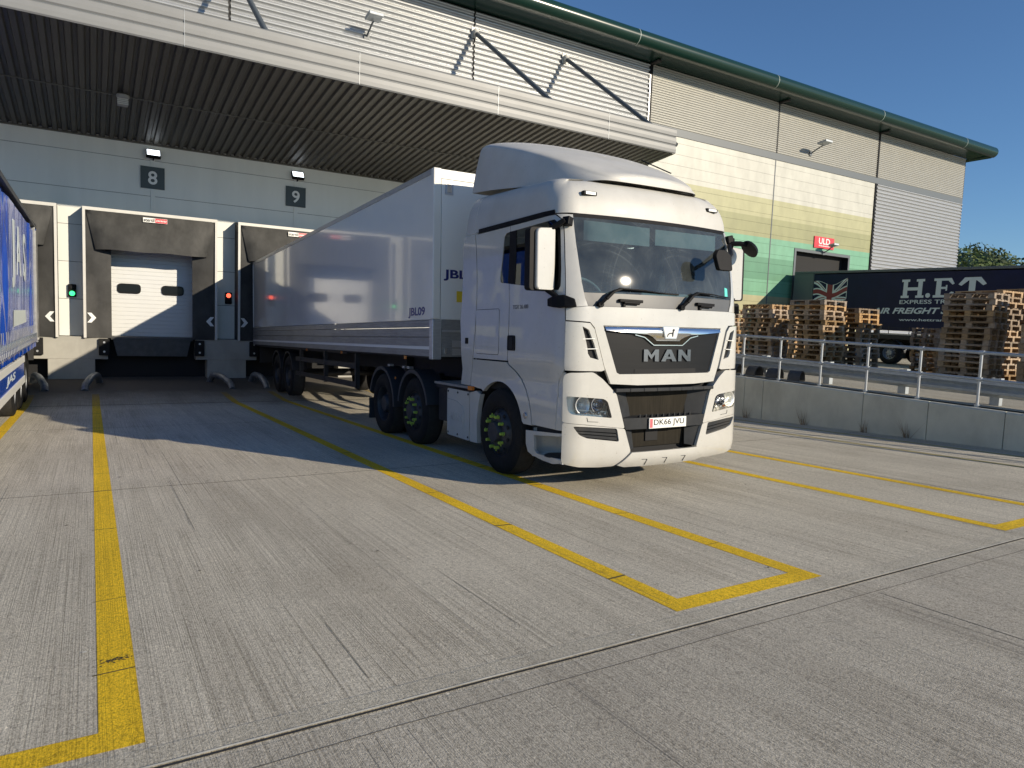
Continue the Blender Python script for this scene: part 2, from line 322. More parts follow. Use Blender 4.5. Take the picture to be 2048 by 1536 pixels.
def tag(o, label=None, cat=None, group=None, kind=None):
    if label: o["label"] = label
    if cat: o["category"] = cat
    if group: o["group"] = group
    if kind: o["kind"] = kind
    return o
def empty(name, loc=(0, 0, 0), rz=0., M=None, label=None, cat=None, group=None):
    o = bpy.data.objects.new(name, None); COL.objects.link(o); o.empty_display_size = .3
    if M is not None: o.matrix_world = M
    else: o.location = loc; o.rotation_euler = (0, 0, rz)
    return tag(o, label, cat, group)
def copy_tree(o, parent=None):
    c = o.copy(); COL.objects.link(c)
    if parent: c.parent = parent
    for ch in list(o.children): copy_tree(ch, c)
    return c
def cdt(poly, holes=(), step=.07):
    pts = []; edges = []
    def ring(pl):
        o = len(pts); dense = []
        for i, p in enumerate(pl):
            q = pl[(i+1) % len(pl)]; L_ = math.dist(p, q); k = max(1, int(math.ceil(L_/step)))
            for j in range(k): dense.append((p[0]+(q[0]-p[0])*j/k, p[1]+(q[1]-p[1])*j/k))
        pts.extend(dense); n = len(dense)
        edges.extend([(o+i, o+(i+1) % n) for i in range(n)]); return dense
    D = ring(poly); HD = [ring(h) for h in holes]
    def inside(p, pl):
        c = False; n = len(pl); j = n-1
        for i in range(n):
            if (pl[i][1] > p[1]) != (pl[j][1] > p[1]) and p[0] < (pl[j][0]-pl[i][0])*(p[1]-pl[i][1])/(pl[j][1]-pl[i][1]+1e-12)+pl[i][0]: c = not c
            j = i
        return c
    def near(p, pl, d):
        return any((p[0]-q[0])**2+(p[1]-q[1])**2 < d*d for q in pl)
    x0 = min(p[0] for p in poly); x1 = max(p[0] for p in poly); z0 = min(p[1] for p in poly); z1 = max(p[1] for p in poly)
    x = x0+step*.5
    while x < x1:
        z = z0+step*.5
        while z < z1:
            p = (x, z)
            if inside(p, poly) and not any(inside(p, h) for h in holes) and not near(p, D, step*.45) and not any(near(p, h, step*.45) for h in HD): pts.append(p)
            z += step
        x += step
    vs, es, fs, *_ = delaunay_2d_cdt([Vector(p) for p in pts], edges, [], 0, 1e-6)
    vv = [tuple(v) for v in vs]; out = []
    for f in fs:
        c = (sum(vv[i][0] for i in f)/len(f), sum(vv[i][1] for i in f)/len(f))
        if inside(c, poly) and not any(inside(c, h) for h in holes): out.append(list(f))
    return vv, out
def shrink(poly, d):
    n = len(poly); A = sum(poly[i][0]*poly[(i+1) % n][1]-poly[(i+1) % n][0]*poly[i][1] for i in range(n)); sg = 1 if A > 0 else -1; out = []
    for i in range(n):
        p0, p1, p2 = Vector(poly[i-1]), Vector(poly[i]), Vector(poly[(i+1) % n])
        e1 = (p1-p0).normalized(); e2 = (p2-p1).normalized(); n1 = Vector((-e1.y, e1.x))*sg; n2 = Vector((-e2.y, e2.x))*sg
        b = n1+n2
        if b.length < .2: b = n1
        b = b.normalized(); k = d/max(.35, b.dot(n1)); out.append(tuple(p1+b*k))
    return out
def rpoly(poly, r, n=4):                                    # round the corners of a polygon
    out = []; N_ = len(poly)
    for i in range(N_):
        p0, p1, p2 = Vector(poly[i-1]), Vector(poly[i]), Vector(poly[(i+1) % N_])
        a = (p0-p1); b = (p2-p1); k = min(r, a.length*.45, b.length*.45); A = p1+a.normalized()*k; B = p1+b.normalized()*k
        for j in range(n+1):
            t = j/n; out.append(tuple((1-t)**2*A+2*t*(1-t)*p1+t*t*B))
    return out
def skin(mb, fn, poly, holes=(), off=0., thick=.02, step=.07, mi=0, gap=0.):
    """panel that follows the surface fn(a,b,off), with turned-in edges of depth thick"""
    if gap: poly = shrink(poly, gap); holes = [shrink(h, -gap*.0) for h in holes]
    vv, ff = cdt(poly, holes, step)
    cnt = {}
    for f in ff:
        for i in range(len(f)):
            e = (f[i], f[(i+1) % len(f)]); cnt[tuple(sorted(e))] = cnt.get(tuple(sorted(e)), 0)+1
    P = [fn(a, b, off) for a, b in vv]; Q = {}
    vs = list(P); fs = [list(f) for f in ff]
    if thick:
        for (a, b), c in cnt.items():
            if c == 1:
                for i in (a, b):
                    if i not in Q: Q[i] = len(vs); vs.append(fn(vv[i][0], vv[i][1], off-thick))
                fs.append([a, b, Q[b], Q[a]])
    mb.add(vs, fs, mi)
def text_mb(mb, s, fn, x0, z0, w, h, depth=.004, mi=0, bold=0., shear=0., fit=True, spacing=1.):
    """letters laid on fn(a,b,off), box origin x0,z0 size w,h"""
    cu = bpy.data.curves.new("t", 'FONT'); cu.body = s; cu.offset = bold; cu.shear = shear; cu.resolution_u = 4; cu.space_character = spacing
    ob = bpy.data.objects.new("t", cu); COL.objects.link(ob); dg = bpy.context.evaluated_depsgraph_get(); dg.update()
    me = ob.evaluated_get(dg).to_mesh(); vs = [v.co.copy() for v in me.vertices]; fs = [list(p.vertices) for p in me.polygons]
    ed = {}
    for f in fs:
        for i in range(len(f)):
            k = tuple(sorted((f[i], f[(i+1) % len(f)]))); ed[k] = ed.get(k, 0)+1
    ob.evaluated_get(dg).to_mesh_clear(); bpy.data.objects.remove(ob); bpy.data.curves.remove(cu)
    ax0 = min(v.x for v in vs); ax1 = max(v.x for v in vs); ay0 = min(v.y for v in vs); ay1 = max(v.y for v in vs)
    sx = w/(ax1-ax0); sy = h/(ay1-ay0) if fit else abs(sx)
    uv = [(x0+(v.x-ax0)*sx, z0+(v.y-ay0)*sy) for v in vs]; n = len(uv)
    P = [fn(a, b, depth) for a, b in uv]+[fn(a, b, 0.) for a, b in uv]
    F = [f for f in fs]+[[a, b, b+n, a+n] for (a, b), c in ed.items() if c == 1]
    mb.add(P, F, mi)
def zg(y):
    if y <= 17.5: return -.0311*y
    return -.5443+(min(y, 22.9)-17.5)*.0303
def zup(x, y): return .33+.0253*y-.0176*(x-12.5)
# ================================================================== setting
def strip(name, x0, x1, ys, m, dz=0., zf=None, kind='structure', label=None, cat=None):
    b = MB(); zf = zf or (lambda x, y: zg(y))
    n = len(ys)
    b.add([(x, y, zf(x, y)+dz) for y in ys for x in (x0, x1)], [(2*i, 2*i+1, 2*i+3, 2*i+2) for i in range(n-1)])
    o = b.build(name, m); tag(o, label, cat, None, kind); return o
YS = [2.62+i*.5 for i in range(0, 38)]
def zgnd(x, y): return zg(max(y, -10.))
# road side of the drainage step: near slab and bay slab, one sheet to the horizon
gb = MB()
xs_ = [-400, -60, -20, 0, 6, 12.5, 20, 60, 400]; ys_ = [-400, -60, -10, 0, 2.60, 17.5, 22.9, 60, 400]
gb.grid(lambda x, y: (x, y, zgnd(x, y)), xs_, ys_)
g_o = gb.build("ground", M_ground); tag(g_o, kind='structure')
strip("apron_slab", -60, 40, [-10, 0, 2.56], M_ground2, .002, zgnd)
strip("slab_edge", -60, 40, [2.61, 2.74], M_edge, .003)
jb = MB()
def ridge(b, pts, w, dz, zf=lambda x, y: zg(y)):
    for (xa, ya), (xb, yb) in zip(pts[:-1], pts[1:]):
        d = Vector((xb-xa, yb-ya)); n = Vector((-d.y, d.x)).normalized()*w/2
        b.add([(xa+n.x, ya+n.y, zf(xa, ya)+dz), (xa-n.x, ya-n.y, zf(xa, ya)+dz), (xb-n.x, yb-n.y, zf(xb, yb)+dz), (xb+n.x, yb+n.y, zf(xb, yb)+dz)], [(0, 1, 2, 3)])
def wob(x0, x1, y, n=160, a=.004):
    return [(x0+(x1-x0)*i/n, y+random.uniform(-a, a)) for i in range(n+1)]
ridge(jb, wob(-40, 40, 2.595), .013, .003)
jf = MB(); ridge(jf, wob(-40, 40, 2.435, a=.006), .005, .0035); tag(jf.build("surface_crack", mat("shallow joint", (.13, .12, .10), .9), fix=False), kind="structure")
rim_ = MB(); P_ = wob(-40, 40, 2.6085, a=.0015)
ridge(rim_, P_, .012, .007); tag(rim_.build("slab_highlight", mat("painted slab highlight", (.62, .58, .47), .8, var=.2, vscale=9), fix=False), kind="structure")  # pale strip: edge highlight painted along the front joint
ridge(jb, wob(-40, 12.4, 7.72, a=.012), .011, .002)
ridge(jb, wob(-40, 12.4, 13.1, a=.012), .011, .002)
ridge(jb, wob(-40, 12.4, 17.45, a=.01), .05, .002)
for x in (4.225, 8.22, .19, -3.8, 12.2):
    ridge(jb, [(x+random.uniform(-.004, .004), y) for y in [-10+i*.6 for i in range(21)]]+[(x, 2.4)], .006, .003, zgnd)
for x in (8.24, 12.1):
    ridge(jb, [(x+random.uniform(-.006, .006), 2.8+i*.5) for i in range(40)], .010, .002)
tag(jb.build("slab_joint", M_joint, fix=False), kind='structure')
# yellow bay lines in pairs joined at the near end
def yl(xa, xb, ys, m=M_yellow):
    b = MB(); ys = [y for y in ys]
    b.add([(x, y, zg(y)+.0018) for y in ys for x in (xa, xb)], [(2*i, 2*i+1, 2*i+3, 2*i+2) for i in range(len(ys)-1)])
    return b
def bay(xl, xr, m=M_yellow, y0=2.79, w=.15, y1=19.3):
    b = yl(xl, xl+w, [y0+w, 8, 17.5, y1]); c = yl(xr-w, xr, [y0+w, 8, 17.5, y1])
    b.add(c.v, c.f); b.add([(xl, y0, zg(y0)+.0018), (xr, y0, zg(y0)+.0018), (xr, y0+w, zg(y0+w)+.0018), (xl, y0+w, zg(y0+w)+.0018)], [(0, 1, 2, 3)])
    tag(b.build("road_marking", m, fix=False), kind='structure')
bay(-1.27, .158); bay(2.86, 4.19); bay(6.72, 8.17); bay(10.72, 11.95, M_yellowold)
# hairline scuffs across the yellow paint
sc = MB()
for x0, x1 in ((-.01, .158), (2.86, 3.01), (4.04, 4.19)):
    for y in [3.4+random.random()*.3+i*random.uniform(.9, 1.5) for i in range(10)]:
        ridge(sc, [(x0, y), (x1, y+random.uniform(-.02, .02))], random.choice((.006, .01, .02)), .0028)
tag(sc.build("tyre_scuff", mat("tyre scuff", (.10, .08, .02), .9), fix=False), kind='structure')
# long grooves left by the broom, every one dragged along the bay
gm = MB(); rg = random.Random(5)
for i in range(380):
    near = rg.random() < .8; x = rg.uniform(-3.5, 12.3); ya = rg.uniform(2.78, 15) if near else rg.uniform(-1.5, 2.2); L_ = rg.uniform(.3, 3.0); w = rg.choice((.0012, .0016, .002, .003))
    yb = min(ya+L_, 17.4 if near else 2.40); k = max(2, int((yb-ya)/.8)); dx = rg.uniform(-.004, .004)
    if yb-ya > .2: ridge(gm, [(x+dx*j+rg.uniform(-.0015, .0015), ya+(yb-ya)*j/k) for j in range(k+1)], w, .0024, zgnd)
tag(gm.build("broom_groove", mat("broom groove dark grit", (.165, .15, .125), .95), fix=False), kind='structure')  # plain dark grit colour along the grooves
# black rubbery smudge on the nearest yellow line
sm = MB(); rs_ = random.Random(8)
for i in range(70):
    x = .085+rs_.gauss(0, .035); y = 3.60+rs_.gauss(0, .018)+(x-.085)*.25; q = rs_.uniform(.002, .008)
    if -.01 < x < .155: sm.add([(x+math.cos(k*1.2566)*q, y+math.sin(k*1.2566)*q*.8, zg(y)+.0036) for k in range(5)], [tuple(range(5))])
tag(sm.build("rubber_smudge", mat("rubber smudge", (.06, .05, .02), .9), fix=False), kind='structure')
# litter and pits: one countless scatter
lt = MB(); rl = random.Random(3)
for i in range(130):
    x = rl.uniform(-4, 12); y = rl.uniform(1.2, 20)**1.0; s = rl.uniform(.004, .016)*(1+y*.05); z = zgnd(x, y)+.006
    a = rl.uniform(0, 3.14); n = rl.randint(4, 6)
    lt.add([(x+math.cos(a+k*6.283/n)*s*rl.uniform(.4, 1.4), y+math.sin(a+k*6.283/n)*s*rl.uniform(.3, .8), z) for k in range(n)], [tuple(range(n))], 0 if rl.random() < .85 else 1)
for cx_, cy_, n_ in ((1.5, 10.2, 9), (1.3, 12.8, 12), (9.6, 5.6, 4)):
    for i in range(n_):
        x = cx_+rl.gauss(0, .35); y = cy_+rl.gauss(0, .8); s = rl.uniform(.006, .024); z = zgnd(x, y)+.0045; a = rl.uniform(0, 3.14)
        lt.add([(x+math.cos(a+k*.785)*s*rl.uniform(.7, 1.2), y+math.sin(a+k*.785)*s*rl.uniform(.6, 1.1), z) for k in range(8)], [tuple(range(8))], 2)
tag(lt.build("dried_spatter", [mat("dark spatter", (.07, .062, .05), .9), mat("pale scrap", (.6, .58, .52), .8), mat("old oil drip", (.26, .24, .20), .8)], fix=False), "small dark spots and scraps scattered over the concrete bays", "debris", kind='stuff')
# raised yard
ub = MB()
ux = [12.62, 16, 20, 26, 32, 40, 400]; uy = [-9, 0, 5, 12, 18, 22.98, 60, 400]
ub.grid(lambda x, y: (x, y, zup(min(x, 40), min(y, 22.98))), ux, uy)
tag(ub.build("raised_yard", M_asph), kind='structure')

# ------------------------------------------------------------------ retaining wall
rw = MB(); y = -5.
segs = [(-5.6, -1.2), (-1.19, 3.2), (3.21, 5.35), (5.36, 6.55), (6.56, 7.75), (7.76, 10.05), (10.06, 10.55), (10.56, 14.5), (14.51, 18.7), (18.71, 22.95)]
for a, b_ in segs:
    vs = [(x, yy, zz) for yy in (a, b_) for x, zz in ((12.5, zg(max(yy, -9))-.05), (12.5, zup(12.5, yy)-.055), (12.53, zup(12.5, yy)-.025), (12.80, zup(12.5, yy)-.025), (12.80, zg(yy)-.05))]
    rw.add(vs, [(0, 1, 6, 5), (1, 2, 7, 6), (2, 3, 8, 7), (3, 4, 9, 8), (0, 4, 3, 2, 1), (5, 6, 7, 8, 9)])
tag(rw.build("retaining_wall", M_concwall, bevel=.006), "low stained concrete retaining wall below the galvanised railing", "retaining wall")
# railing
rl_ = empty("guard_rail", (12.66, 8, 0), label="galvanised tubular railing with two rails along the concrete wall top", cat="railing")
rb = MB(); T0 = Matrix.Translation((-12.66, -8, 0))
for h, r in ((.885, .030), (.44, .026)):
    pts = [(12.66, yy, zup(12.5, yy)+h) for yy in (-4, 0, 4, 6, 8, 10, 12, 16, 20, 22.6)]
    rb.tube(pts, r, 10)
rb.xf(T0).build("rail", M_galv, rl_, smooth=40)
for yy in [22.6-.985*i for i in range(27)]:
    p = MB(); z = zup(12.5, yy)-.03
    p.cyl((12.66, yy, z), (12.66, yy, z+.88), .023, 10); p.cyl((12.66, yy, z-.0), (12.66, yy, z+.05), .045, 10)
    p.box(12.60, 12.72, yy-.06, yy+.06, z-.002, z+.012)
    for h in (.44, .885): p.cyl((12.66, yy-.04, z+h+.03), (12.66, yy+.04, z+h+.03), .037, 10)
    p.xf(T0).build("post", M_post, rl_, smooth=40)
# crash barrier
cb = empty("crash_barrier", (13.25, 8, 0), label="corrugated steel crash barrier standing behind the tubular railing", cat="crash barrier"); T0 = Matrix.Translation((-13.25, -8, 0))
bp_ = MB(); prof = [(0, 0), (-.02, .03), (-.075, .055), (-.08, .10), (-.02, .13), (0, .155), (-.02, .18), (-.08, .21), (-.075, .255), (-.02, .28), (0, .31)]
bp_.grid(lambda yy, k: (13.20+prof[k][0], yy, zup(13.2, yy)+.14+prof[k][1]), [-3+i*1.6 for i in range(17)], list(range(len(prof))))
bp_.xf(T0).build("barrier_beam", M_galv, cb, smooth=30)
for yy in [5.85+1.6*i for i in range(-5, 11)]:
    p = MB(); z = zup(13.2, yy)
    p.box(13.215, 13.33, yy-.075, yy-.067, z, z+.47); p.box(13.215, 13.33, yy+.067, yy+.075, z, z+.47); p.box(13.218, 13.226, yy-.068, yy+.068, z, z+.468)
    p.xf(T0).build("barrier_post", M_galv, cb)
# curved dark offcuts lying between the railing and the barrier
proto = None
for i, yy in enumerate([9.6, 10.15, 10.7, 11.3, 11.95, 12.6]):
    if proto is None:
        b = MB(); b.grid(lambda t, k: (.17*math.cos(t), (-.13, .13)[k], .22*math.sin(t)), [R(a) for a in range(0, 181, 12)], [0, 1])
        b.grid(lambda t, k: (.15*math.cos(t), (-.13, .13)[k], .20*math.sin(t)), [R(a) for a in range(0, 181, 12)], [0, 1])
        for k in (-.13, .13): b.grid(lambda t, q: ((.15, .17)[q]*math.cos(t), k, (.20, .22)[q]*math.sin(t)), [R(a) for a in range(0, 181, 12)], [0, 1])
        o = b.build("curved_offcut", M_steeldark, smooth=40); proto = o
    else: o = proto.copy(); COL.objects.link(o)
    o.location = (12.98, yy, zup(13, yy)); o.rotation_euler = (0, 0, random.uniform(-.3, .3))
    tag(o, "curved dark steel piece, %s of the row behind the railing counting from the right" % ["first", "second", "third", "fourth", "fifth", "sixth"][i], "barrier piece", "curved pieces lying behind the railing")
# weeds at the wall foot
for yy, hh, lab in ((10.4, .34, "tall dry stem of weed at the wall foot nearest the white tractor"), (8.95, .40, "largest spiky brown weed tuft at the foot of the concrete wall"), (7.65, .3, "dark leafy weed tuft low against the middle of the concrete wall"), (6.85, .42, "thin pale weed against the wall, nearest the right edge")):
    b = MB(); rr = random.Random(int(yy*10)); z = zg(yy)
    for k in range(18):
        a = rr.uniform(0, 6.28); t = rr.uniform(.1, .8); L_ = hh*rr.uniform(.3, 1); x0 = 12.44+rr.uniform(-.04, .04); y0 = yy+rr.uniform(-.06, .06)
        dx = -abs(math.cos(a))*t*.5*L_; dy = math.sin(a)*t*L_; w = .004
        b.add([(x0-w, y0, z), (x0+w, y0, z), (x0+dx, y0+dy, z+L_)], [(0, 1, 2)]); b.add([(x0, y0-w, z), (x0, y0+w, z), (x0+dx, y0+dy, z+L_)], [(0, 1, 2)])
    tag(b.build("weed_tuft", M_weed, fix=False), lab, "weed", "weeds along the retaining wall")

# ------------------------------------------------------------------ warehouse
WY = 23.0
wh = empty("warehouse", (12, WY, -.38), label="long warehouse with ribbed silver cladding, painted bands and a dock canopy", cat="warehouse")
WT = Matrix.Translation((-12, -WY, .38))
def wb(b, name, m, parent=None, root=True, **k):
    return b.xf(WT).build(name, m, parent or wh, **k)
DOCK = [1.535-3.98, 1.535, 1.535+3.98]
# lower light grey panels between and above the openings, laid in courses
b = MB(); levels = [.775, 1.802, 2.832, 3.854, 4.85, 5.86, 6.42]
xs = [-60]+[v for c in DOCK for v in (c-1.15, c+1.15)]+[20.17]
for i in range(len(levels)-1):
    z0, z1 = levels[i]+.006, levels[i+1]-.006
    if z1 <= 3.9:
        for k in range(0, len(xs), 2): b.box(xs[k], xs[k+1], WY, WY+.15, z0, z1)
    else: b.box(-60, 20.17, WY, WY+.15, z0, z1)
b.box(-60, 20.1, WY+.02, WY+.1, 3.0, 6.4, 1) if False else None
wb(b, "wall_panel", M_panel)
b = MB()
for k in range(0, len(xs), 2): b.box(xs[k], xs[k+1], WY+.02, WY+.2, .70, 3.86)
b.box(-60, 20.17, WY+.02, WY+.2, 3.86, 6.42); b.box(30.3, 30.32, WY+.02, WY+.03, 1, 2)
b.box(-60, 45.6, WY+.16, WY+.4, 6.4, 12.6)
wb(b, "wall_backing", M_joint)
# ribbed claddings
def ribs(name, x0, x1, z0, z1, pitch, depth, m, holes=None):
    b = MB(); n = int((z1-z0)/pitch); pr = []
    for i in range(n+1):
        z = z0+i*pitch
        for t, d in ((0, 0), (.12, depth*.12), (.26, depth*.62), (.38, depth*.92), (.5, depth), (.62, depth*.92), (.74, depth*.62), (.88, depth*.12)):
            if z+t*pitch <= z1: pr.append((d, z+t*pitch))
    pr.append((0, z1))
    b.grid(lambda x, k: (x, WY-.004-pr[k][0], pr[k][1]), [x0, x1], list(range(len(pr))))
    # closed ends
    return wb(b, name, m)
ribs("ribbed_cladding", -60, 3.60, 6.40, 12.64, .19, .062, M_rib)
ribs("ribbed_cladding", 3.67, 11.79, 6.40, 12.64, .19, .062, M_rib)
ribs("ribbed_cladding", 11.86, 20.10, 6.40, 12.64, .19, .062, M_rib)
ribs("ribbed_cladding", 36.75, 45.60, .9, 9.96, .19, .062, M_rib)
for a, c in ((20.29, 28.34), (28.44, 36.58), (36.72, 45.60)): ribs("ribbed_cladding", a, c, 10.29, 12.64, .10, .026, M_ribfine)
# painted band panels, courses ~0.296 m high
b = MB(); z = .8
DX0, DX1, DZ = 30.37, 34.68, 5.80
while z < 9.95:
    z1 = min(z+.4685, 9.97)
    for a, c in ((20.29, 28.36), (28.42, 36.58)):
        if a < DX0 < c and z < DZ:
            zt = min(z1, DZ)
            b.box(a, DX0, WY, WY+.1, z+.004, z1-.004); b.box(DX1, c, WY, WY+.1, z+.004, z1-.004)
            if z1 > DZ+.01: b.box(DX0, DX1, WY, WY+.1, DZ, z1-.004)
        else: b.box(a, c, WY, WY+.1, z+.004, z1-.004)
    z += .4685
wb(b, "painted_panel", M_stripes)
b = MB()
for a, c, z0, z1 in ((20.2, DX0, .8, 10), (DX1, 36.7, .8, 10), (DX0, DX1, DZ, 10)): b.box(a, c, WY+.015, WY+.3, z0, z1)
b.box(36.6, 45.6, WY+.02, WY+.3, .8, 10)
wb(b, "panel_backing", M_joint)
b = MB(); b.box(20.17, 45.62, WY-.03, WY+.1, 9.975, 10.285); wb(b, "flashing", M_band)
b = MB(); b.box(28.36, 28.42, WY-.012, WY+.1, .8, 9.974); wb(b, "cover_strip", M_band)
for x, w, z0, z1 in ((3.635, .03, 6.4, 12.64), (11.825, .03, 6.4, 12.64), (20.19, .09, .4, 12.64), (28.39, .04, 10.29, 12.64), (36.65, .06, .8, 9.97), (36.65, .06, 10.29, 12.64), (45.63, .03, .8, 12.64)):
    b = MB(); b.box(x-w, x+w, WY-.05 if w > .05 else WY-.01, WY+.12, z0, z1); wb(b, "cover_post", M_joint if w < .05 else M_blackp)
b = MB(); b.box(20.12, 20.17, WY-.06, WY+.1, 7.6, 12.2); wb(b, "corner_trim", M_trim)
# black cargo doorway
b = MB(); b.box(DX0, DX1, WY+.35, WY+4, .8, DZ+.2); b.box(DX0, DX0+.01, WY+.02, WY+.35, .8, DZ); b.box(DX1-.01, DX1, WY+.02, WY+.35, .8, DZ); b.box(DX0, DX1, WY+.02, WY+.35, DZ-.01, DZ)
wb(b, "doorway_recess", M_black)
b = MB(); b.box(DX0-.14, DX0, WY-.03, WY+.02, .8, DZ+.14); b.box(DX1, DX1+.14, WY-.03, WY+.02, .8, DZ+.14); b.box(DX0, DX1, WY-.03, WY+.02, DZ, DZ+.14); wb(b, "door_frame", M_band)
# side and back
b = MB(); b.box(45.61, 45.64, WY+.1, 70, -.4, 12.6); b.box(-60, 45.6, 69.9, 70, -.4, 12.6); b.box(-60.1, -60, WY, 70, -.4, 12.6); wb(b, "side_wall", M_rib)
b = MB(); b.add([(-61, 22.2, 13.15), (46.6, 22.2, 13.15), (46.6, 46, 14.6), (-61, 46, 14.6), (46.6, 70.5, 13.15), (-61, 70.5, 13.15)], [(0, 1, 2, 3), (3, 2, 4, 5)]); wb(b, "roof", M_roof)
# bull-nose eaves
b = MB(); NC = (21.98, 12.98); NR = .335
prof = [(23.0, 12.66), (22.35, 12.70), (22.1, 12.70)]+[(NC[0]-NR*math.sin(R(a)), NC[1]-NR*math.cos(R(a))*.95) for a in range(15, 176, 10)]+[(22.2, 13.33), (22.9, 13.36)]
b.grid(lambda x, k: (x, prof[k][0], prof[k][1]), [-61, -20, 20, 46.55], list(range(len(prof))))
for x in (-61, 46.55): b.add([(x, p[0], p[1]) for p in prof], [tuple(range(len(prof)))])
b.box(46.0, 46.55, 22.0, 70, 12.66, 12.72); 
ev = wb(b, "eaves", M_green, smooth=35)
b = MB()
for x in (26.6, 34.8, 43.0, 18.4): b.grid(lambda t, k: (x+k*.03, NC[0]-(NR+.004)*math.sin(t), NC[1]-(NR+.004)*.95*math.cos(t)), [R(a) for a in range(5, 176, 10)], [0, 1])
b.xf(WT).build("eaves_joint", mat("pale sealant", (.30, .36, .33), .5), ev, smooth=60)
for x in (20.19, 28.39, 36.65):
    b = MB(); b.box(x-.10, x+.10, 22.45, 22.99, 12.60, 12.66); wb(b, "eaves_bracket", M_joint)

# ------------------------------------------------------------------ canopy
CX1, CY, CZ, CZT, WZ = 15.56, 16.40, 7.012, 7.752, 6.312
b = MB(); pr = []; x = CX1; i = 0
while x > -30:
    pr += [(x, 0), (x-.095, 0), (x-.125, .06), (x-.19, .06)]; x -= .22
b.grid(lambda yy, k: (pr[k][0], yy, (CZ+(yy-CY)*(WZ-CZ)/(WY-CY))+pr[k][1]), [CY+.02, 19.7, WY-.001], list(range(len(pr))))
cano = wb(b, "canopy", M_soffit)
def cpart(b, name, m, **k): return b.xf(WT).build(name, m, cano, **k)
b = MB(); h = (CZT-CZ)/3
for i in range(3):
    z0 = CZ+i*h+(.008 if i else 0); z1 = CZ+(i+1)*h-.006
    b.prism([(0, z0), (-.022, z0+.03), (-.03, (z0+z1)/2), (-.022, z1-.02), (0, z1)], lambda a, c, q: (q, CY+a, c), -30, CX1)
cpart(b, "fascia", M_fascia)
for x in (-10.3, -4.3, 1.72, 5.45, 9.2, 12.9):
    b = MB(); b.box(x-.003, x+.003, CY-.034, CY-.01, CZ+.005, CZT-.01); cpart(b, "fascia_joint", M_galv)
b = MB(); b.box(-30, CX1-.01, CY+.001, CY+.02, CZ+.005, CZT); b.add([(x, yy, z) for x in (-30, CX1-.005) for yy, z in ((CY+.02, CZ+.07), (WY, WZ+.07), (WY, 7.35), (CY+.02, CZT-.02))], [(0, 1, 2, 3), (4, 7, 6, 5), (3, 2, 6, 7), (0, 4, 5, 1)])
cpart(b, "canopy_core", M_band)
b = MB()
b.bar((-30, 19.7, 6.655), (CX1-.05, 19.7, 6.655), .03, .02); b.box(-30, CX1-.05, WY-.03, WY-.004, WZ-.03, WZ+.03)
cpart(b, "canopy_trim", mat("soffit trim", (.10, .095, .08), .5))
for x in (-4.55, 3.64, 11.83, 15.80 - .03):
    b = MB(); b.cyl((x, WY-.10, 11.86), (x, 16.6, 7.36), .075, 12); b.cyl((x, WY-.12, 11.90), (x, WY-.22, 11.76), .11, 12, 1)
    b.box(x-.13, x+.13, WY-.08, WY-.05, 11.68, 12.06, 1); b.box(x-.03, x+.03, WY-.22, WY-.06, 11.78, 11.98, 1)
    wb(b, "canopy_tie", [M_band, M_shframe], smooth=40)
# number boards, floodlights with their conduit
def board(ch, x, z, lab):
    e = empty("dock_number_sign", (x, WY-.03, z), label=lab, cat="sign", group="dock number signs on the wall")
    b = MB(); b.box(-.31, .31, -.012, .01, -.31, .31); b.build("board", M_signdark, e)
    b = MB(); text_mb(b, ch, lambda a, c, o: (a, -.013-o, c), -.12, -.19, .24, .38, .003, bold=.018); b.build("numeral", M_signtext, e)
board("8", 1.575, 5.37, "slate square sign reading 8 above the empty dock with the visible door")
board("9", 5.635, 5.345, "slate square sign reading 9 above the white box trailer")
def flood(x, z, lab):
    e = empty("floodlight", (x, WY-.12, z), label=lab, cat="floodlight", group="lit floodlights above the dock numbers")
    b = MB(); T = Matrix.Rotation(R(-38), 4, 'X')
    b.box(-.19, .19, -.05, .06, -.13, .13, 0, T); b.build("housing", M_blackp, e, bevel=.012)
    b = MB(); b.box(-.165, .165, -.058, -.051, -.105, .105, 0, T); b.build("lamp_glass", M_flood, e)
    b = MB(); b.box(-.012, .012, -.02, .12, -.17, -.12); b.build("bracket", M_blackp, e)
flood(1.59, 6.03, "lit floodlight over the empty dock, left of the pair"); flood(5.67, 6.0, "lit floodlight above the parked white trailer, right of the pair")
for x, lab in ((1.575, "pale cable trunking running down from the floodlight over dock eight"), (5.635, "pale cable trunking running down from the floodlight over dock nine")):
    b = MB(); b.box(x-.055, x+.055, WY-.022, WY-.001, 4.42, 5.90); tag(b.build("cable_trunking", M_panel, bevel=.004), lab, "trunking", "cable trunkings on the dock wall")
# soffit lamp
e = empty("soffit_lamp", (.715, 19.62, 6.60), label="grey ribbed bulkhead lamp hanging under the dark canopy soffit", cat="lamp")
b = MB(); b.box(-.115, .115, -.05, .16, -.17, .0); b.build("body", mat("lamp grey", (.30, .30, .28), .5), e, bevel=.01)
b = MB(); b.lathe([(0, 0), (.11, 0), (.14, .03), (.14, .08), (0, .09)], (0, 0, -.02), (0, 0, 1), 20); b.build("collar", mat("lamp grey", (.30, .30, .28), .5), e, smooth=40)
b = MB()
for k in range(4): b.box(-.118, .118, -.054, -.046, -.16+k*.04, -.145+k*.04)
b.build("rib", M_shframe, e)
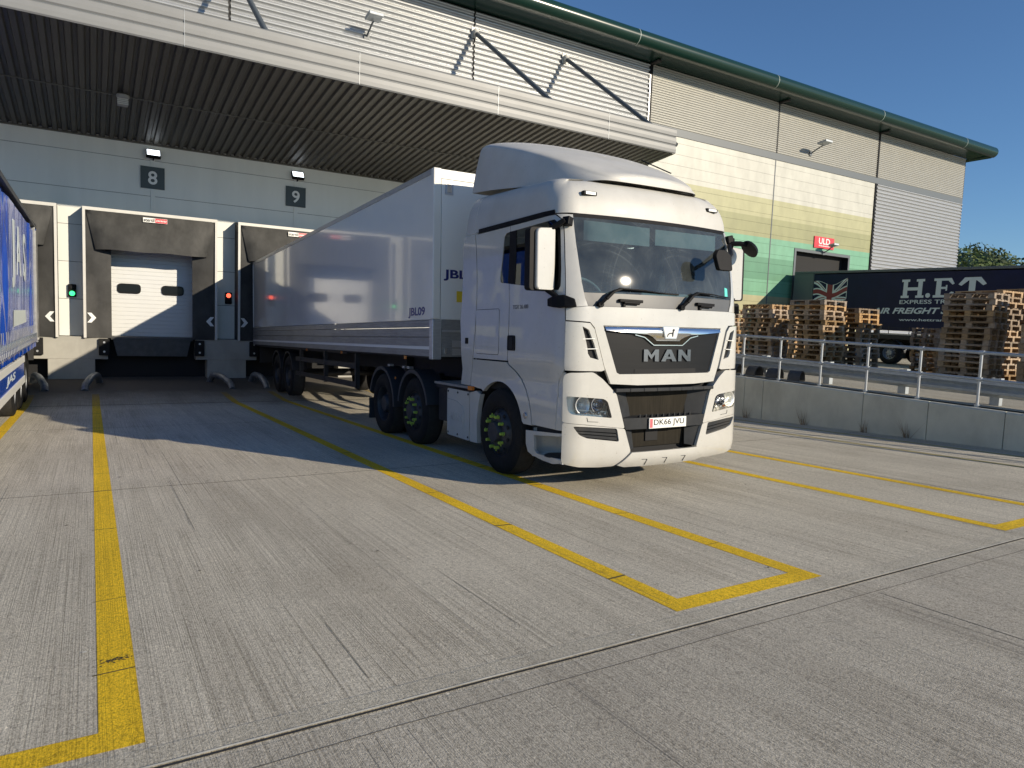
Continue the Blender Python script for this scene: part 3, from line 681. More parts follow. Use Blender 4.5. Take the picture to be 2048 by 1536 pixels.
# wall floodlights higher up
def arm_lamp(x, z, lab, s=1.):
    e = empty("wall_floodlight", (x, WY-.05, z), label=lab, cat="floodlight")
    b = MB(); b.tube([(0, 0, -.1), (0, -.25, .02), (0, -.5*s, .14), (0, -.62*s, .16)], .03, 8); b.box(-.09, .09, -.02, .03, -.2, .02); b.build("arm", M_band, e, smooth=40)
    b = MB(); b.box(-.24*s, .24*s, -.95*s, -.5*s, .13, .24, 0, Matrix.Rotation(R(-8), 4, 'X')); b.build("lamp_head", M_galv, e, bevel=.02)
arm_lamp(7.86, 10.9, "pale floodlight on a short arm high on the ribbed wall above the canopy")
arm_lamp(30.9, 10.75, "dark angled floodlight on the micro ribbed wall above the painted bands", 1.1)
arm_lamp(32.5, 5.98, "small lamp on an arm between the red sign and the black doorway", .8)
# red sign
e = empty("cargo_door_sign", (32.51, WY-.03, 6.39), label="red sign with white letters over the black cargo doorway", cat="sign")
b = MB(); b.box(-.81, .81, -.02, .01, -.29, .29); b.build("board", M_redsign, e)
b = MB(); text_mb(b, "ULD", lambda a, c, o: (a, -.021-o, c), -.46, -.08, .92, .31, .003, bold=.02)
for k in range(14): b.box(-.44+k*.064, -.40+k*.064, -.026, -.0215, -.19, -.14+.02*(k % 3 == 0))
b.build("lettering", M_signtext, e)

# ------------------------------------------------------------------ docks: piers, pits, doors, shelters
def zgw(): return zg(22.4)
for i, c in enumerate([DOCK[0]-3.98]+DOCK+[DOCK[2]+3.98]):
    xc = c+1.99+.0
    b = MB(); z0 = zg(22.5)-.03
    b.box(xc-.86, xc+.86, 22.50, 22.99, .155, .772); b.box(xc-.55, xc+.55, 22.503, 22.99, z0, .155)
    tag(b.build("dock_pier", M_concdock, bevel=.012), ["concrete pier beyond the blue trailer at the far left", "concrete pier between the blue trailer and the open dock eight", "concrete pier between dock eight and the white trailer", "concrete pier hidden behind the white trailer", "last concrete pier, behind the tractor cab"][i], "pier", "concrete piers between the dock pits")
b = MB()
b.box(-12, 14, 22.97, 22.995, -.42, .775); wb(b, "pit_lining", M_black)
for i, c in enumerate(DOCK):
    if i == 1 or True:
        b = MB(); n = 24; z0, z1 = .79, 3.62; hh = (z1-z0)/n
        for k in range(n): b.prism([(0, z0+k*hh+.006), (-.012, z0+k*hh+.016), (-.012, z0+(k+1)*hh-.008), (0, z0+(k+1)*hh)], lambda a, q, s: (s, WY+.16+a, q), c-1.13, c+1.13)
        b.box(c-1.13, c+1.13, WY+.16, WY+.2, z0, z1)
        d = wb(b, "dock_door", M_door)
        for sx in (-.57, .57):
            b = MB(); pl = rpoly([(-.27, -.11), (.27, -.11), (.27, .11), (-.27, .11)], .09)
            b.prism(pl, lambda a, q, s: (c+sx+a, WY+.13-s, 2.17+q), 0, .012)
            po = rpoly([(-.30, -.14), (.30, -.14), (.30, .14), (-.30, .14)], .11)
            n_ = len(pl); b.add([(c+sx+a, WY+.115, 2.17+q) for a, q in pl]+[(c+sx+a, WY+.115, 2.17+q) for a, q in po]+[(c+sx+a, WY+.147, 2.17+q) for a, q in po], [(k, (k+1) % n_, n_+(k+1) % n_, n_+k) for k in range(n_)]+[(n_+k, n_+(k+1) % n_, 2*n_+(k+1) % n_, 2*n_+k) for k in range(n_)], 1)
            b.xf(WT).build("door_window", [M_glassblk, M_blackp], d)
    # leveller lip and black rubber buffers
    b = MB(); b.box(c-1.05, c+1.05, 22.60, 22.66, .70, .78); b.add([(c-1.0, 22.62, .70), (c+1.0, 22.62, .70), (c+.9, 22.62, .24), (c-.9, 22.62, .24), (c-1.0, 22.68, .70), (c+1.0, 22.68, .70), (c+.9, 22.68, .24), (c-.9, 22.68, .24)], [(0, 1, 2, 3), (4, 7, 6, 5), (0, 4, 5, 1), (3, 2, 6, 7), (0, 3, 7, 4), (1, 5, 6, 2)])
    b.box(c-1.12, c+1.12, 22.66, WY+.1, .74, .785)
    lab = ["black dock leveller lip behind the blue trailer", "black dock leveller plate in the open bay under the white door", "black dock leveller lip behind the white trailer"][i]
    tag(b.build("dock_leveller", M_steeldark, bevel=.004), lab, "dock leveller", "dock levellers")
    for sx in (-1.22, 1.22):
        e = empty("dock_buffer", (c+sx, 22.45, .50), label=(["buffer at the {} side of the blue trailer's dock", "black bolted rubber buffer on the {} side of open dock eight", "buffer at the {} side of the white trailer's dock"][i]).format("left" if sx < 0 else "right"), cat="buffer", group="rubber dock buffers")
        b = MB(); b.box(-.13, .13, -.05, .05, -.23, .23); b.build("rubber_block", M_rubber, e, bevel=.015)
        for zz in (-.13, .13):
            b = MB(); b.cyl((0, -.05, zz), (0, -.062, zz), .028, 12); b.build("bolt", M_trim, e)
def shelter(c, lab, with_sign=True):
    e = empty("dock_shelter", (c, 22.4, .75), label=lab, cat="dock shelter", group="dock shelters along the wall")
    W2, H2 = 1.70, 3.55; D = .58
    b = MB()
    b.box(-W2, -W2+.02, .02, D, 0, H2-.02); b.box(W2-.02, W2, .02, D, 0, H2-.02)
    b.add([(-W2, .02, H2-.02), (W2, .02, H2-.02), (W2, D, H2+.06), (-W2, D, H2+.06), (-W2, .02, H2-.04), (W2, .02, H2-.04), (W2, D, H2+.04), (-W2, D, H2+.04)], [(0, 1, 2, 3), (4, 7, 6, 5), (0, 4, 5, 1), (2, 6, 7, 3), (0, 3, 7, 4), (1, 5, 6, 2)])
    b.build("side_box", M_shelter, e)
    b = MB(); b.box(-W2, -W2+.065, -.01, .025, 0, H2); b.box(W2-.065, W2, -.01, .025, 0, H2); b.box(-W2+.065, W2-.065, -.01, .025, H2-.085, H2); b.build("frame", M_shframe, e)
    for s in (-1, 1):
        b = MB()
        b.grid(lambda u, v: (s*(1.63-.60*u), .035+.02*math.sin(u*5+v)+.07*u, v), [0, .25, .5, .75, 1], [0+.0, .6, 1.2, 1.8, 2.4, 3.0, 3.45])
        cu = b.build("side_curtain", M_shelter, e, smooth=60)
        b = MB(); z = .55
        b.prism([(0, 0), (.10, 0), (.215, .135), (.10, .27), (0, .27), (.10, .135)], lambda a, q, h_: (s*(-1.62+a) if False else -s*0+s*(1.615-.0)-s*a, .028+.07*(a/.6)-h_, z-.135+q), 0, .004)
        b.build("chevron", M_signtext, cu)
    b = MB()
    def top(u, v):                       # v 0 top .. 1 bottom
        w = 1.62-.22*v; bow = -.20*math.sin(v*1.5)*(1-abs(u)**6*.9)
        return (u*w, .01+bow-.02*v, H2-.09-1.04*v+.035*math.sin(u*7)*v*.3)
    b.grid(top, [i/12-1 for i in range(25)], [i/8 for i in range(9)])
    # returned edges of the head curtain
    for s in (-1, 1): b.grid(lambda v, k: ((s*(1.62-.22*v), (.01+(-.02-.0)*v if k == 0 else .12)+(0 if k else -.02*math.sin(v*1.5)), H2-.09-1.04*v)), [i/8 for i in range(9)], [0, 1])
    hc = b.build("head_curtain", M_shelter, e, smooth=50)
    if with_sign:
        b = MB(); F = lambda a, q, o: (a, -.085-o-.16*(3.36-q), q)
        b.add([F(-.25, 3.27, .0), (F(.36, 3.27, .0)), F(.36, 3.40, 0), F(-.25, 3.40, 0)], [(0, 1, 2, 3)], 0)
        b.add([F(.055, 3.275, .003), F(.355, 3.275, .003), F(.355, 3.395, .003), F(.055, 3.395, .003)], [(0, 1, 2, 3)], 1)
        text_mb(b, "stertil", lambda a, q, o: F(a, q, o+.003), -.235, 3.29, .27, .095, .003, 2, bold=.02)
        for k in range(7): b.add([F(.08+k*.038, 3.31, .006), F(.10+k*.038, 3.31, .006), F(.11+k*.038, 3.355, .006), F(.09+k*.038, 3.355, .006)], [(0, 1, 2, 3)], 0)
        b.build("maker_label", [M_plate, M_redsign, M_textblack], hc, fix=False)
    return e
shelter(DOCK[0], "worn black dock shelter around the rear of the blue trailer", False)
shelter(DOCK[1], "worn black dock shelter around the empty white door of bay eight")
shelter(DOCK[2], "worn black dock shelter swallowing the rear of the white trailer")
def signal(x, z, lit, lab):
    e = empty("traffic_signal", (x, WY-.05, z), label=lab, cat="signal light", group="small dock signal lights")
    b = MB(); b.box(-.095, .095, -.05, .045, -.175, .175); b.build("housing", M_blackp, e, bevel=.02)
    for zz, m in ((.08, M_red_lamp if lit == 'r' else M_black), (-.08, M_green_lamp if lit == 'g' else M_black)):
        b = MB(); b.lathe([(0, .03), (.045, .022), (.068, 0)], (0, -.051, zz), (0, -1, 0), 20); b.build("lens", m, e, smooth=50)
signal(-.43, 2.03, 'g', "small signal showing green on the wall left of dock eight"); signal(3.63, 2.03, 'r', "small signal showing red on the wall right of dock eight")
# bent tube wheel guides
for x0, dx, lab in ((-.96, -.34, "bent grey tube on the ground beside the blue trailer"), (-.14, .34, "bent grey tube curving right at the left edge of empty bay eight"), (3.27, -.36, "long bent grey tube at the right edge of empty bay eight"), (4.18, -.12, "bent grey tube next to the white trailer's wheels")):
    z = zg(20.4); b = MB(); P = []
    for t in range(13):
        u = t/12; hgt = .30*math.sin(min(1, u*1.9)*math.pi/2) if u < .75 else .30*math.cos((u-.75)/.25*math.pi/2)
        P.append((x0+dx*max(0, (u-.15)/.85)**.8, 19.95+1.75*u**1.15, z-.03+hgt))
    b.tube(P, .082, 12); tag(b.build("wheel_guide", M_yelpole, smooth=50), lab, "wheel guide", "bent tube wheel guides")

# ------------------------------------------------------------------ trees
def tree(x, y, h, rad, seed, lab, m1):
    rr = random.Random(seed); z0 = zup(40, 22.98)
    e = empty("broadleaf_tree", (x, y, z0), label=lab, cat="tree", group="trees beyond the warehouse corner")
    b = MB(); b.cyl((0, 0, 0), (.1, 0, h*.5), .32, 9, 0, .2)
    lobes = []
    for k in range(13):
        a = rr.uniform(0, 6.28); q = rr.uniform(.15, .75)*rad; zz = rr.uniform(.35, .92)*h
        lobes.append((math.cos(a)*q, math.sin(a)*q, zz, rr.uniform(.30, .48)*rad)); b.cyl((0, 0, h*rr.uniform(.25, .45)), (lobes[-1][0]*.8, lobes[-1][1]*.8, zz), .13, 6, 0, .04)
    b.build("trunk", M_bark, e)
    b = MB()
    for lx, ly, lz, lr in lobes:
        for k in range(520):
            d = Vector((rr.gauss(0, 1), rr.gauss(0, 1), rr.gauss(0, 1))).normalized()*lr*(rr.uniform(.35, 1.12)**.5)
            p = Vector((lx, ly, lz))+Vector((d.x, d.y, d.z*.8)); s = rr.uniform(.11, .24)
            n1 = Vector((rr.uniform(-1, 1), rr.uniform(-1, 1), rr.uniform(-1, 1))).normalized(); n2 = n1.orthogonal().normalized()
            b.add([p-n1*s, p+n2*s*.7, p+n1*s, p-n2*s*.7], [(0, 1, 2, 3)], 0 if rr.random() < .65 else 1)
    b.build("crown", [m1, M_leaf2], e, fix=False)
ds = [(64, 33.0, 8.8, 4.6, "tree crown just clear of the warehouse corner"), (72, 36, 9.6, 5.2, "second tree from the warehouse corner, slightly taller"), (79, 36.5, 10.4, 5.6, "round topped tree third from the warehouse corner"), (87, 37.5, 11.6, 5.8, "tall tree cut by the right edge of the photo"), (68, 42, 9.0, 5, "low tree filling the gap behind the corner tree"), (94, 45, 12.0, 6, "hindmost tree seen above the navy trailer at the right edge")]
for i, (x, y, h, r_, lab) in enumerate(ds): tree(x, y, h, r_, 20+i, lab, M_leaf)

# ------------------------------------------------------------------ pallets
def pallet_mesh(L=1.2, W=.8, seed=0):
    rr = random.Random(seed); b = MB(); nb = 5 if W < .9 else 7
    for x in (-W/2+.05, 0, W/2-.05): b.box(x-.05, x+.05, -L/2, L/2, 0, .022)
    for x in (-W/2+.05, 0, W/2-.05):
        for y in (-L/2+.073, 0, L/2-.073): b.box(x-.049, x+.049, y-.072, y+.072, .0221, .1)
    for y in (-L/2+.073, 0, L/2-.073): b.box(-W/2, W/2, y-.07, y+.07, .1001, .122)
    miss = seed*3 % nb if seed > 1 else -1
    for k in range(nb):
        if k == miss and 0 < k < nb-1: continue
        y = -W/2+.06+k*(W-.12)/(nb-1); b.box(y-(.05 if k % 2 else .07), y+(.05 if k % 2 else .07), -L/2, L/2, .1221, .144)
    return b
PP = {}
def pallet(L, W, k):
    key = (L, W, k)
    if key not in PP: PP[key] = pallet_mesh(L, W, k).build("wooden_pallet", M_wood); return PP[key]
    o = PP[key].copy(); COL.objects.link(o); return o
STK = [ # x_left, y_near, L along y, W along x, count, name
 (18.2, 12.65, 1.2, 1.0, 14, "the tall left stack behind the railing"),
 (18.55, 14.75, 1.2, .8, 13, "the far left stack beside the tractor"),
 (19.75, 17.4, 1.2, .8, 12, "the stack hidden between the two left stacks"),
 (21.2, 16.2, 1.2, 1.0, 13, "the stack behind the tall left stack"),
 (19.75, 12.45, 1.2, 1.0, 13, "the leaning stack before the navy trailer's wheels"),
 (21.6, 11.2, .8, 1.2, 10, "the low stack left of the big stack"),
 (22.95, 10.9, .8, 1.2, 15, "the stack just behind the low stack"),
 (19.3, 8.75, 1.2, .8, 16, "the big stack covering the white lettering"),
 (20.4, 8.95, 1.2, 1.0, 17, "the taller stack behind the big stack"),
 (18.9, 6.75, 1.2, .8, 16, "the stack cut by the right photo edge"),
 (20.1, 6.9, 1.2, 1.0, 17, "the unseen stack added to cast shade"),  # out of view, added to throw shade on the neighbouring stacks
 (21.6, 8.6, 1.2, 1.0, 18, "the hindmost stack at the right edge"),
]
ORD = ["", "second", "third", "fourth", "fifth", "sixth", "seventh", "eighth", "ninth", "tenth"]
rp = random.Random(11)
for si, (x, y, L, W, n, desc) in enumerate(STK):
    cx, cy = x+W/2, y+L/2; z = zup(cx, cy); lean = rp.uniform(-.006, .006); ly = rp.uniform(-.006, .006)
    if si == 4: lean = -.012
    for k in range(n):
        o = pallet(1.2, W if L == 1.2 else L, (k*5+si*3+k//3) % 4)
        jx = rp.uniform(-.045, .045)+lean*k; jy = rp.uniform(-.05, .05)+ly*k
        o.location = (cx+jx, cy+jy, z+k*.147); o.rotation_euler = (0, 0, rp.uniform(-.05, .05)+(math.pi/2 if L == .8 else 0))
        up = n-1-k
        wherek = "topmost wooden pallet" if up == 0 else "lowest wooden pallet" if k == 0 else (ORD[up]+" wooden pallet from the top") if up < n/2 else (ORD[k]+" wooden pallet from the ground")
        tag(o, "%s of %s" % (wherek, desc), "pallet", "stacked wooden pallets on the raised yard")
# ================================================================== tractor unit
def interp(t, tab):
    if t <= tab[0][0]: return tab[0][1]
    for (a, u), (b, v) in zip(tab[:-1], tab[1:]):
        if t <= b: return u+(v-u)*(t-a)/(b-a)
    return tab[-1][1]
Y0T = [(.25, .0), (.33, -.015), (.45, -.030), (.75, -.036), (1.75, -.036), (1.95, -.027)]
BUL, XS, HW, DC = .09, 1.0, 1.22, .21
def y0(z):
    t = max(0, z-1.95); return interp(z, Y0T)+.075*t+.14*t*t
def plan(s, z, W=HW):
    a = abs(s); g = 1 if s >= 0 else -1; yb = y0(z)
    if a <= XS: return g*a, yb+BUL*a*a, (0., -1.) if a < .01 else Vector((g*2*BUL*a, -1)).normalized()
    yf = yb+BUL
    if a <= XS+.3:
        t = (a-XS)/.3*math.pi/2
        return g*(XS+(W-XS)*math.sin(t)), yf+DC*(1-math.cos(t)), Vector((g*math.sin(t)*DC, -(W-XS)*math.cos(t)-.05*math.cos(t))).normalized()
    return g*W, yf+DC+(a-XS-.3), Vector((g, 0.))
def surf(s, z, off=0.):
    W = HW-.018*max(0, z-1.33)**1.0*.6 if z > 1.33 else HW-.03*min(1, (1.33-z)/.15) if z > 1.18 else HW-.03+.02*min(1, (1.18-z)/.4)
    x, y, n = plan(s, z, W); return (x+n[0]*off, y+n[1]*off, z)
def side(y, z):                               # side coordinate (y,z) -> (s,z)
    yf = y0(z)+BUL
    if y >= yf+DC: return (XS+.3+y-yf-DC, z)
    c = max(-1, min(1, 1-(y-yf)/DC)); return (XS+.3*math.acos(c)/(math.pi/2), z)
# lower bumper is a little wider and stands proud
def bsurf(s, z, off=0.):
    x, y, n = plan(s, z, HW+.022); o = off+.022; tuck = .05*max(0, (.40-z)/.12)**2 if z < .40 else 0
    return (x+n[0]*(o-tuck), y+n[1]*(o-tuck), z)
def basis(x0, y0_, yaw, roll, pit, dz):
    c, s = math.cos(yaw), math.sin(yaw); cx = Vector((c, -s, roll)).normalized(); cy = Vector((s, c, pit)); cz = cx.cross(cy).normalized(); cy = cz.cross(cx)
    m = Matrix((cx, cy, cz)).transposed().to_4x4(); m.translation = (x0, y0_, -.0311*y0_+dz); return m
TM = basis(5.246, 5.455, .0179, .013, -.0225, -.007)
tr = empty("tractor_unit", M=TM, label="white tractor unit with high roof deflector parked nose out in bay nine", cat="lorry")
# ---- body panels
def mir(pl): return [(-a, z) for a, z in pl]
def S(pl): return [side(y, z) for y, z in pl]
def wheelarc(cy, cz, r, a0, a1, n=16): return [(cy+r*math.cos(R(a0+(a1-a0)*i/n)), cz+r*math.sin(R(a0+(a1-a0)*i/n))) for i in range(n+1)]
door = [(.235, .672), (.71, .672), (.735, .80), (.79, .93), (.87, 1.05), (.97, 1.15), (1.09, 1.235), (1.225, 1.30), (1.243, 1.36), (1.246, 2.205), (.30, 2.110), (.225, 2.125), (.195, 2.20), (.205, 2.60), (.255, 2.745), (.36, 2.792), (1.246, 2.778), (1.246, 2.845), (.36, 2.845), (.25, 2.80), (.165, 2.65), (.11, 1.95), (.105, 1.36), (.145, 1.22), (.205, 1.08), (.215, .85)]
quarter = [(1.256, 1.335), (2.105, 1.335), (2.105, 2.845), (1.256, 2.845), (1.256, 2.778), (1.335, 2.772), (1.385, 2.735), (1.395, 2.68), (1.463, 2.28), (1.45, 2.235), (1.41, 2.222), (1.256, 2.207)]
hatchp = [(2.03, 1.40), (2.05, 1.925), (1.462, 1.925), (1.465, 1.40)]
archp = [(1.262, 1.322), (2.10, 1.325), (2.165, 1.21), (2.20, 1.10), (2.20, .985), (1.90, .965)]+wheelarc(1.475, .50, .585, 49, 162, 18)+[(.885, .66), (.715, .66), (.74, .79), (.80, .925), (.88, 1.045), (.98, 1.142), (1.10, 1.225), (1.235, 1.29)]
WSE = [(.985, 1.928), (1.016, 2.01), (1.04, 2.154), (1.055, 2.348), (1.064, 2.544), (1.062, 2.693), (1.054, 2.848)]   # windscreen edge
pillar = WSE+[(1.215, 2.855), (1.162, 2.80), (1.155, 2.70), (1.178, 2.40), (1.190, 2.106), (1.197, 1.905)]
fstrip = [(1.30, 1.262), (1.30, .672), (1.19, .672), (1.19, 1.262)]
doorS = S(door[1:10])+[(1.315, 2.092), (1.274, 2.088), (1.245, 2.13), (1.228, 2.30), (1.218, 2.45), (1.196, 2.68), (1.205, 2.76), (1.24, 2.797)]+S([(1.246, 2.778), (1.246, 2.845)])+[(1.225, 2.85), (1.167, 2.80), (1.159, 2.70), (1.182, 2.40), (1.194, 2.1), (1.201, 1.9), (1.194, 1.62), (1.193, 1.30), (1.225, 1.245), (1.275, 1.19), (1.29, 1.10), (1.278, 1.03), (1.292, .98), (1.292, .672)]
sdefl = [(2.118, 1.325), (2.178, 1.21), (2.212, 1.10), (2.212, .985), (2.484, .99), (2.47, 1.12), (2.437, 1.32), (2.49, 1.8), (2.45, 2.7), (2.40, 2.85), (2.118, 2.85)]
for g in (1, -1):
    f = (lambda pl: pl) if g == 1 else mir
    hinge = MB(); skin(hinge, surf, f(S(quarter)), (), 0, .02, .09, gap=.003)
    q = hinge.build("cab_side", M_white, tr, smooth=40)
    h2 = MB(); skin(h2, surf, f(rpoly(S(hatchp), .03)), (), .0035, .004, .09); 
    h2.build("locker_flap", M_white, q, smooth=40)
    h3 = MB(); n = 0; pl = rpoly(S(hatchp), .03); po = shrink(pl, -.006); nn = len(pl)
    h3.add([surf(*(f([p])[0]), .0015) for p in pl]+[surf(*(f([p])[0]), .0015) for p in po], [(i, (i+1) % nn, nn+(i+1) % nn, nn+i) for i in range(nn)])
    h3.build("flap_gap", M_joint, q, fix=False)
    b = MB(); skin(b, surf, f(doorS), (), .002, .022, .08, gap=.003); d = b.build("door", M_white, tr, smooth=40)
    b = MB(); skin(b, surf, f(rpoly(S([(1.075, 1.455), (1.246, 1.455), (1.246, 1.625), (1.085, 1.625)]), .025)), (), .012, .012, .05); b.build("door_handle", M_blackp, d, smooth=40)
    b = MB(); skin(b, surf, f(rpoly(S([(1.12, 1.475), (1.20, 1.475), (1.20, 1.605), (1.125, 1.605)]), .02)), (), .0155, .003, .05); b.build("handle_recess", M_black, d)
    b = MB(); skin(b, surf, f(S(archp)), (), .004, .05, .08, gap=.003); b.build("wheel_arch_panel", M_white, tr, smooth=40)
    b = MB(); skin(b, surf, f(pillar), (), .004, .025, .07, gap=.002); b.build("windscreen_pillar", M_white, tr, smooth=40)
    b = MB(); skin(b, surf, f(fstrip), (), -.004, .02, .08); b.build("door_sill_strip", M_white, tr, smooth=40)
    b = MB(); skin(b, surf, f(S(sdefl)), (), .0, .02, .09, gap=.003); sd = b.build("side_deflector", M_white, tr, smooth=40)
    b = MB(); skin(b, surf, f(rpoly(S([(2.25, 1.51), (2.33, 1.51), (2.33, 1.585), (2.25, 1.585)]), .01)), (), .006, .006, .05); b.build("lock", M_blackp, sd)
    b = MB(); skin(b, surf, f([(1.22, 2.853)]+S([(2.005, 2.848), (2.005, 2.898)])+[(1.22, 2.90)]), (), .012, .012, .2); b.build("drip_strip", M_blackp, tr)
    # side window
    win = rpoly([(1.262, 2.045), (1.215, 2.2), (1.18, 2.68), (1.21, 2.82)]+S([(1.40, 2.79), (1.48, 2.19)]), .05)
    b = MB(); skin(b, surf, f(win), (), -.008, 0, .2); sg = b.build("side_window", M_sideglass, tr, smooth=60)
    b = MB(); skin(b, surf, f(S([(1.14, 2.12), (1.30, 2.14), (1.27, 2.79), (1.13, 2.79)])), (), -.004, .02, .2); b.build("window_divider", M_blackp, sg); b = MB(); skin(b, surf, f([(1.17, 2.68), (1.18, 2.78), (1.22, 2.83), (1.42, 2.82), (1.30, 2.78), (1.235, 2.70), (1.245, 2.45), (1.27, 2.2), (1.33, 2.11), (1.30, 2.06), (1.24, 2.07), (1.21, 2.3)]), (), -.004, .02, .2); b.build("window_seal", M_blackp, sg)
    # step well below the door
    b = MB(); x = g
    # outer skin with the foot opening
    outer = [(.815, .60), (.115, .648), (.115, .352), (.30, .315), (.50, .322), (.70, .345), (.79, .37), (.835, .45), (.84, .60)]
    hole = [(.68, .565), (.66, .41), (.60, .375), (.16, .378), (.16, .615)]
    skin(b, surf, f(S(outer)), [f(S(hole))], .0, .03, .07)
    b.box(min(x*1.20, x*.88), max(x*1.20, x*.88), .14, .72, .335, .372); b.grid(lambda t, k: (x*(1.19-.27*math.sin(t)), .43-.28*math.cos(t), (.37, .64)[k]), [R(a) for a in range(0, 181, 12)], [0, 1])
    stp = b.build("step_well", M_white, tr, smooth=35)
    b = MB(); b.lathe([(0, .0), (.155, 0), (.165, -.01)], (x*1.06, .40, .383), (0, 0, 1), 24); b.build("tread_plate", M_greyp, stp)
    b = MB(); b.box(min(x*1.19, x*1.09), max(x*1.19, x*1.09), .148, .158, .42, .55); b.build("well_vent", M_black, stp)
    b = MB(); b.box(min(x*1.15, x*.85), max(x*1.15, x*.85), .13, .80, .60, .668); b.build("upper_step", M_greyp, stp)
# lettering on the visible door: faint model plate
b = MB(); text_mb(b, "TGX 26.480", lambda a, z, o: surf(-side(-a, z)[0], z, .0035+o), -1.15, 1.915, .33, .045, .002, bold=.01); b.build("door_lettering", M_text_grey, tr, fix=False)
b = MB(); b.lathe([(0, .008), (.03, .008), (.036, 0)], (-1.222, .845, .757), (-1, 0, 0), 20); b.build("round_badge", M_chromed, tr)
# ---- roof cap
ZC = 2.865
def cap(s, a, inner=0.):
    x, y, n = plan(s, ZC, HW-.0166); fr = 1-min(1, max(0, (abs(s)-XS)/.3)); hy = .365+.045*min(2, max(0, y))
    cw = max(0, 1-abs(abs(s)-1.15)/.30); r = .15+.07*fr+.12*cw; t = a*math.pi/2; ins = r*(1-math.cos(t)); z = ZC+hy*math.sin(t)**.92
    x2 = x-n[0]*ins; y2 = y-n[1]*ins
    if abs(s) < XS+.3 and abs(x) > .8:                 # ease corner in plan
        x2 *= 1-.035*math.sin(t)
    return Vector((x2*(1-inner), y2+(.25*inner*fr), z+.055*math.sin(inner*math.pi/2)))
smax = side(2.10, ZC)[0]
def slist(a, b, st=.06):
    n = int((b-a)/st)+1; return [a+(b-a)*i/n for i in range(n+1)]
sl_ = slist(-smax, smax)
b = MB(); b.grid(lambda s, k: cap(s, min(1, k/9), max(0, (k-9)/5)), sl_, list(range(15))); b.add([cap(s, k/9) for s in (smax, -smax) for k in range(10)], [tuple(range(20))])
rf = b.build("roof", M_roofp, tr, smooth=50)
for g in (1, -1):
    s0, s1 = side(2.115, ZC)[0], side(2.36, ZC)[0]
    b = MB(); b.grid(lambda s, k: cap(g*s, k/9)-Vector((g*.0, 0, 0))+Vector((0, -(s-s0)*.35*(k/9), 0)), slist(s0, s1, .1), list(range(9))); b.build("roof_side_fairing", M_roofp, tr, smooth=50)
    b = MB(); p = (g*.80, .0, 0)
    P = [cap(g*s, .36)+Vector((0, -.012, 0)) for s in (.80, .88, .96)]
    c = P[1]; b.box(c.x-.085, c.x+.085, c.y-.02, c.y+.03, c.z-.022, c.z+.022); ml = b.build("marker_lamp", M_blackp, tr, bevel=.01)
    b = MB(); b.box(c.x-.06, c.x+.06, c.y-.026, c.y-.018, c.z-.014, c.z+.014); b.build("lens", M_plate, ml)
# rear wall, floor, inner liner
b = MB(); b.add([(x, 2.115, z) for x, z in ((-1.19, 1.0), (1.19, 1.0), (1.17, 2.9), (1.0, 3.32), (-1.0, 3.32), (-1.17, 2.9))], [(0, 1, 2, 3, 4, 5)])
b.build("rear_wall", M_white, tr)
liner = [(-1.0, .95)]
b = MB()
for g in (1, -1):
    for pl in ([(.25, .70), (1.9, 1.0), (2.2, 1.0), (2.1, 1.34), (2.1, 2.85), (1.5, 2.85), (1.52, 2.0), (.18, 2.0), (.13, 1.3), (.24, 1.1)],):
        if g == 1: pl = [(.26, 1.10), (2.15, 1.10), (2.08, 1.34), (2.08, 2.84), (1.52, 2.84), (1.52, 2.03), (.2, 2.03), (.16, 1.33)]
        else: pl = [(.26, 1.10), (2.15, 1.10), (2.08, 1.34), (2.08, 2.84), (1.52, 2.84), (1.52, 2.03), (.2, 2.03), (.16, 1.33)]
        skin(b, surf, S(pl) if g == 1 else mir(S(pl)), (), -.04, 0, .15)
b.box(-1.12, 1.12, .28, 2.10, .98, 1.06); b.box(-.95, .95, .16, 1.0, .70, .98); b.box(-1.0, 1.0, .09, .14, 1.15, 1.90)
b.build("inner_liner", M_black, tr)
# ---- front
fpan = [(-1.0, 1.925), (1.0, 1.925), (1.19, 1.90), (1.19, 1.785), (.965, 1.77), (.915, 1.715), (.80, 1.33), (.722, 1.148), (.40, 1.130), (-.40, 1.130), (-.722, 1.148), (-.80, 1.33), (-.915, 1.715), (-.965, 1.77), (-1.19, 1.785), (-1.19, 1.90)]
gr = [(-.822, 1.738), (.822, 1.738), (.655, 1.262), (.62, 1.245), (-.62, 1.245), (-.655, 1.262)]
b = MB(); skin(b, surf, fpan, [gr], .012, .035, .06); b.build("front_panel", M_white, tr, smooth=40)
b = MB(); skin(b, surf, shrink(gr, -.01), (), -.008, 0, .08); gp = b.build("grille_panel", M_grille, tr, smooth=40)
b = MB()
def csurf(a, z, o): 
    t = (z-1.675)/.062; return surf(a, z, o+.028*max(0, 1-t*t))
chro = [(-.81, 1.735), (.81, 1.735), (.795, 1.69), (.55, 1.672), (.30, 1.655), (.22, 1.63), (.16, 1.592), (-.16, 1.592), (-.22, 1.63), (-.30, 1.655), (-.55, 1.672), (-.795, 1.69)]
skin(b, csurf, chro, (), .004, .02, .02); b.build("chrome_bar", M_chrome, gp, smooth=60)
b = MB(); bd = rpoly([(-.118, 1.742), (.118, 1.742), (.078, 1.612), (-.078, 1.612)], .012)
b.prism(bd, lambda a, z, o: surf(a, z, .030+o), 0, .012); b.prism(shrink(bd, .008), lambda a, z, o: surf(a, z, .042+o), 0, .003, 1)
lion = [(-.058, 1.632), (-.048, 1.636), (-.040, 1.655), (-.020, 1.664), (.012, 1.667), (.016, 1.636), (.026, 1.636), (.030, 1.668), (.034, 1.690), (.046, 1.702), (.040, 1.718), (.026, 1.716), (.018, 1.704), (.022, 1.690), (.014, 1.678), (-.022, 1.676), (-.046, 1.664)]
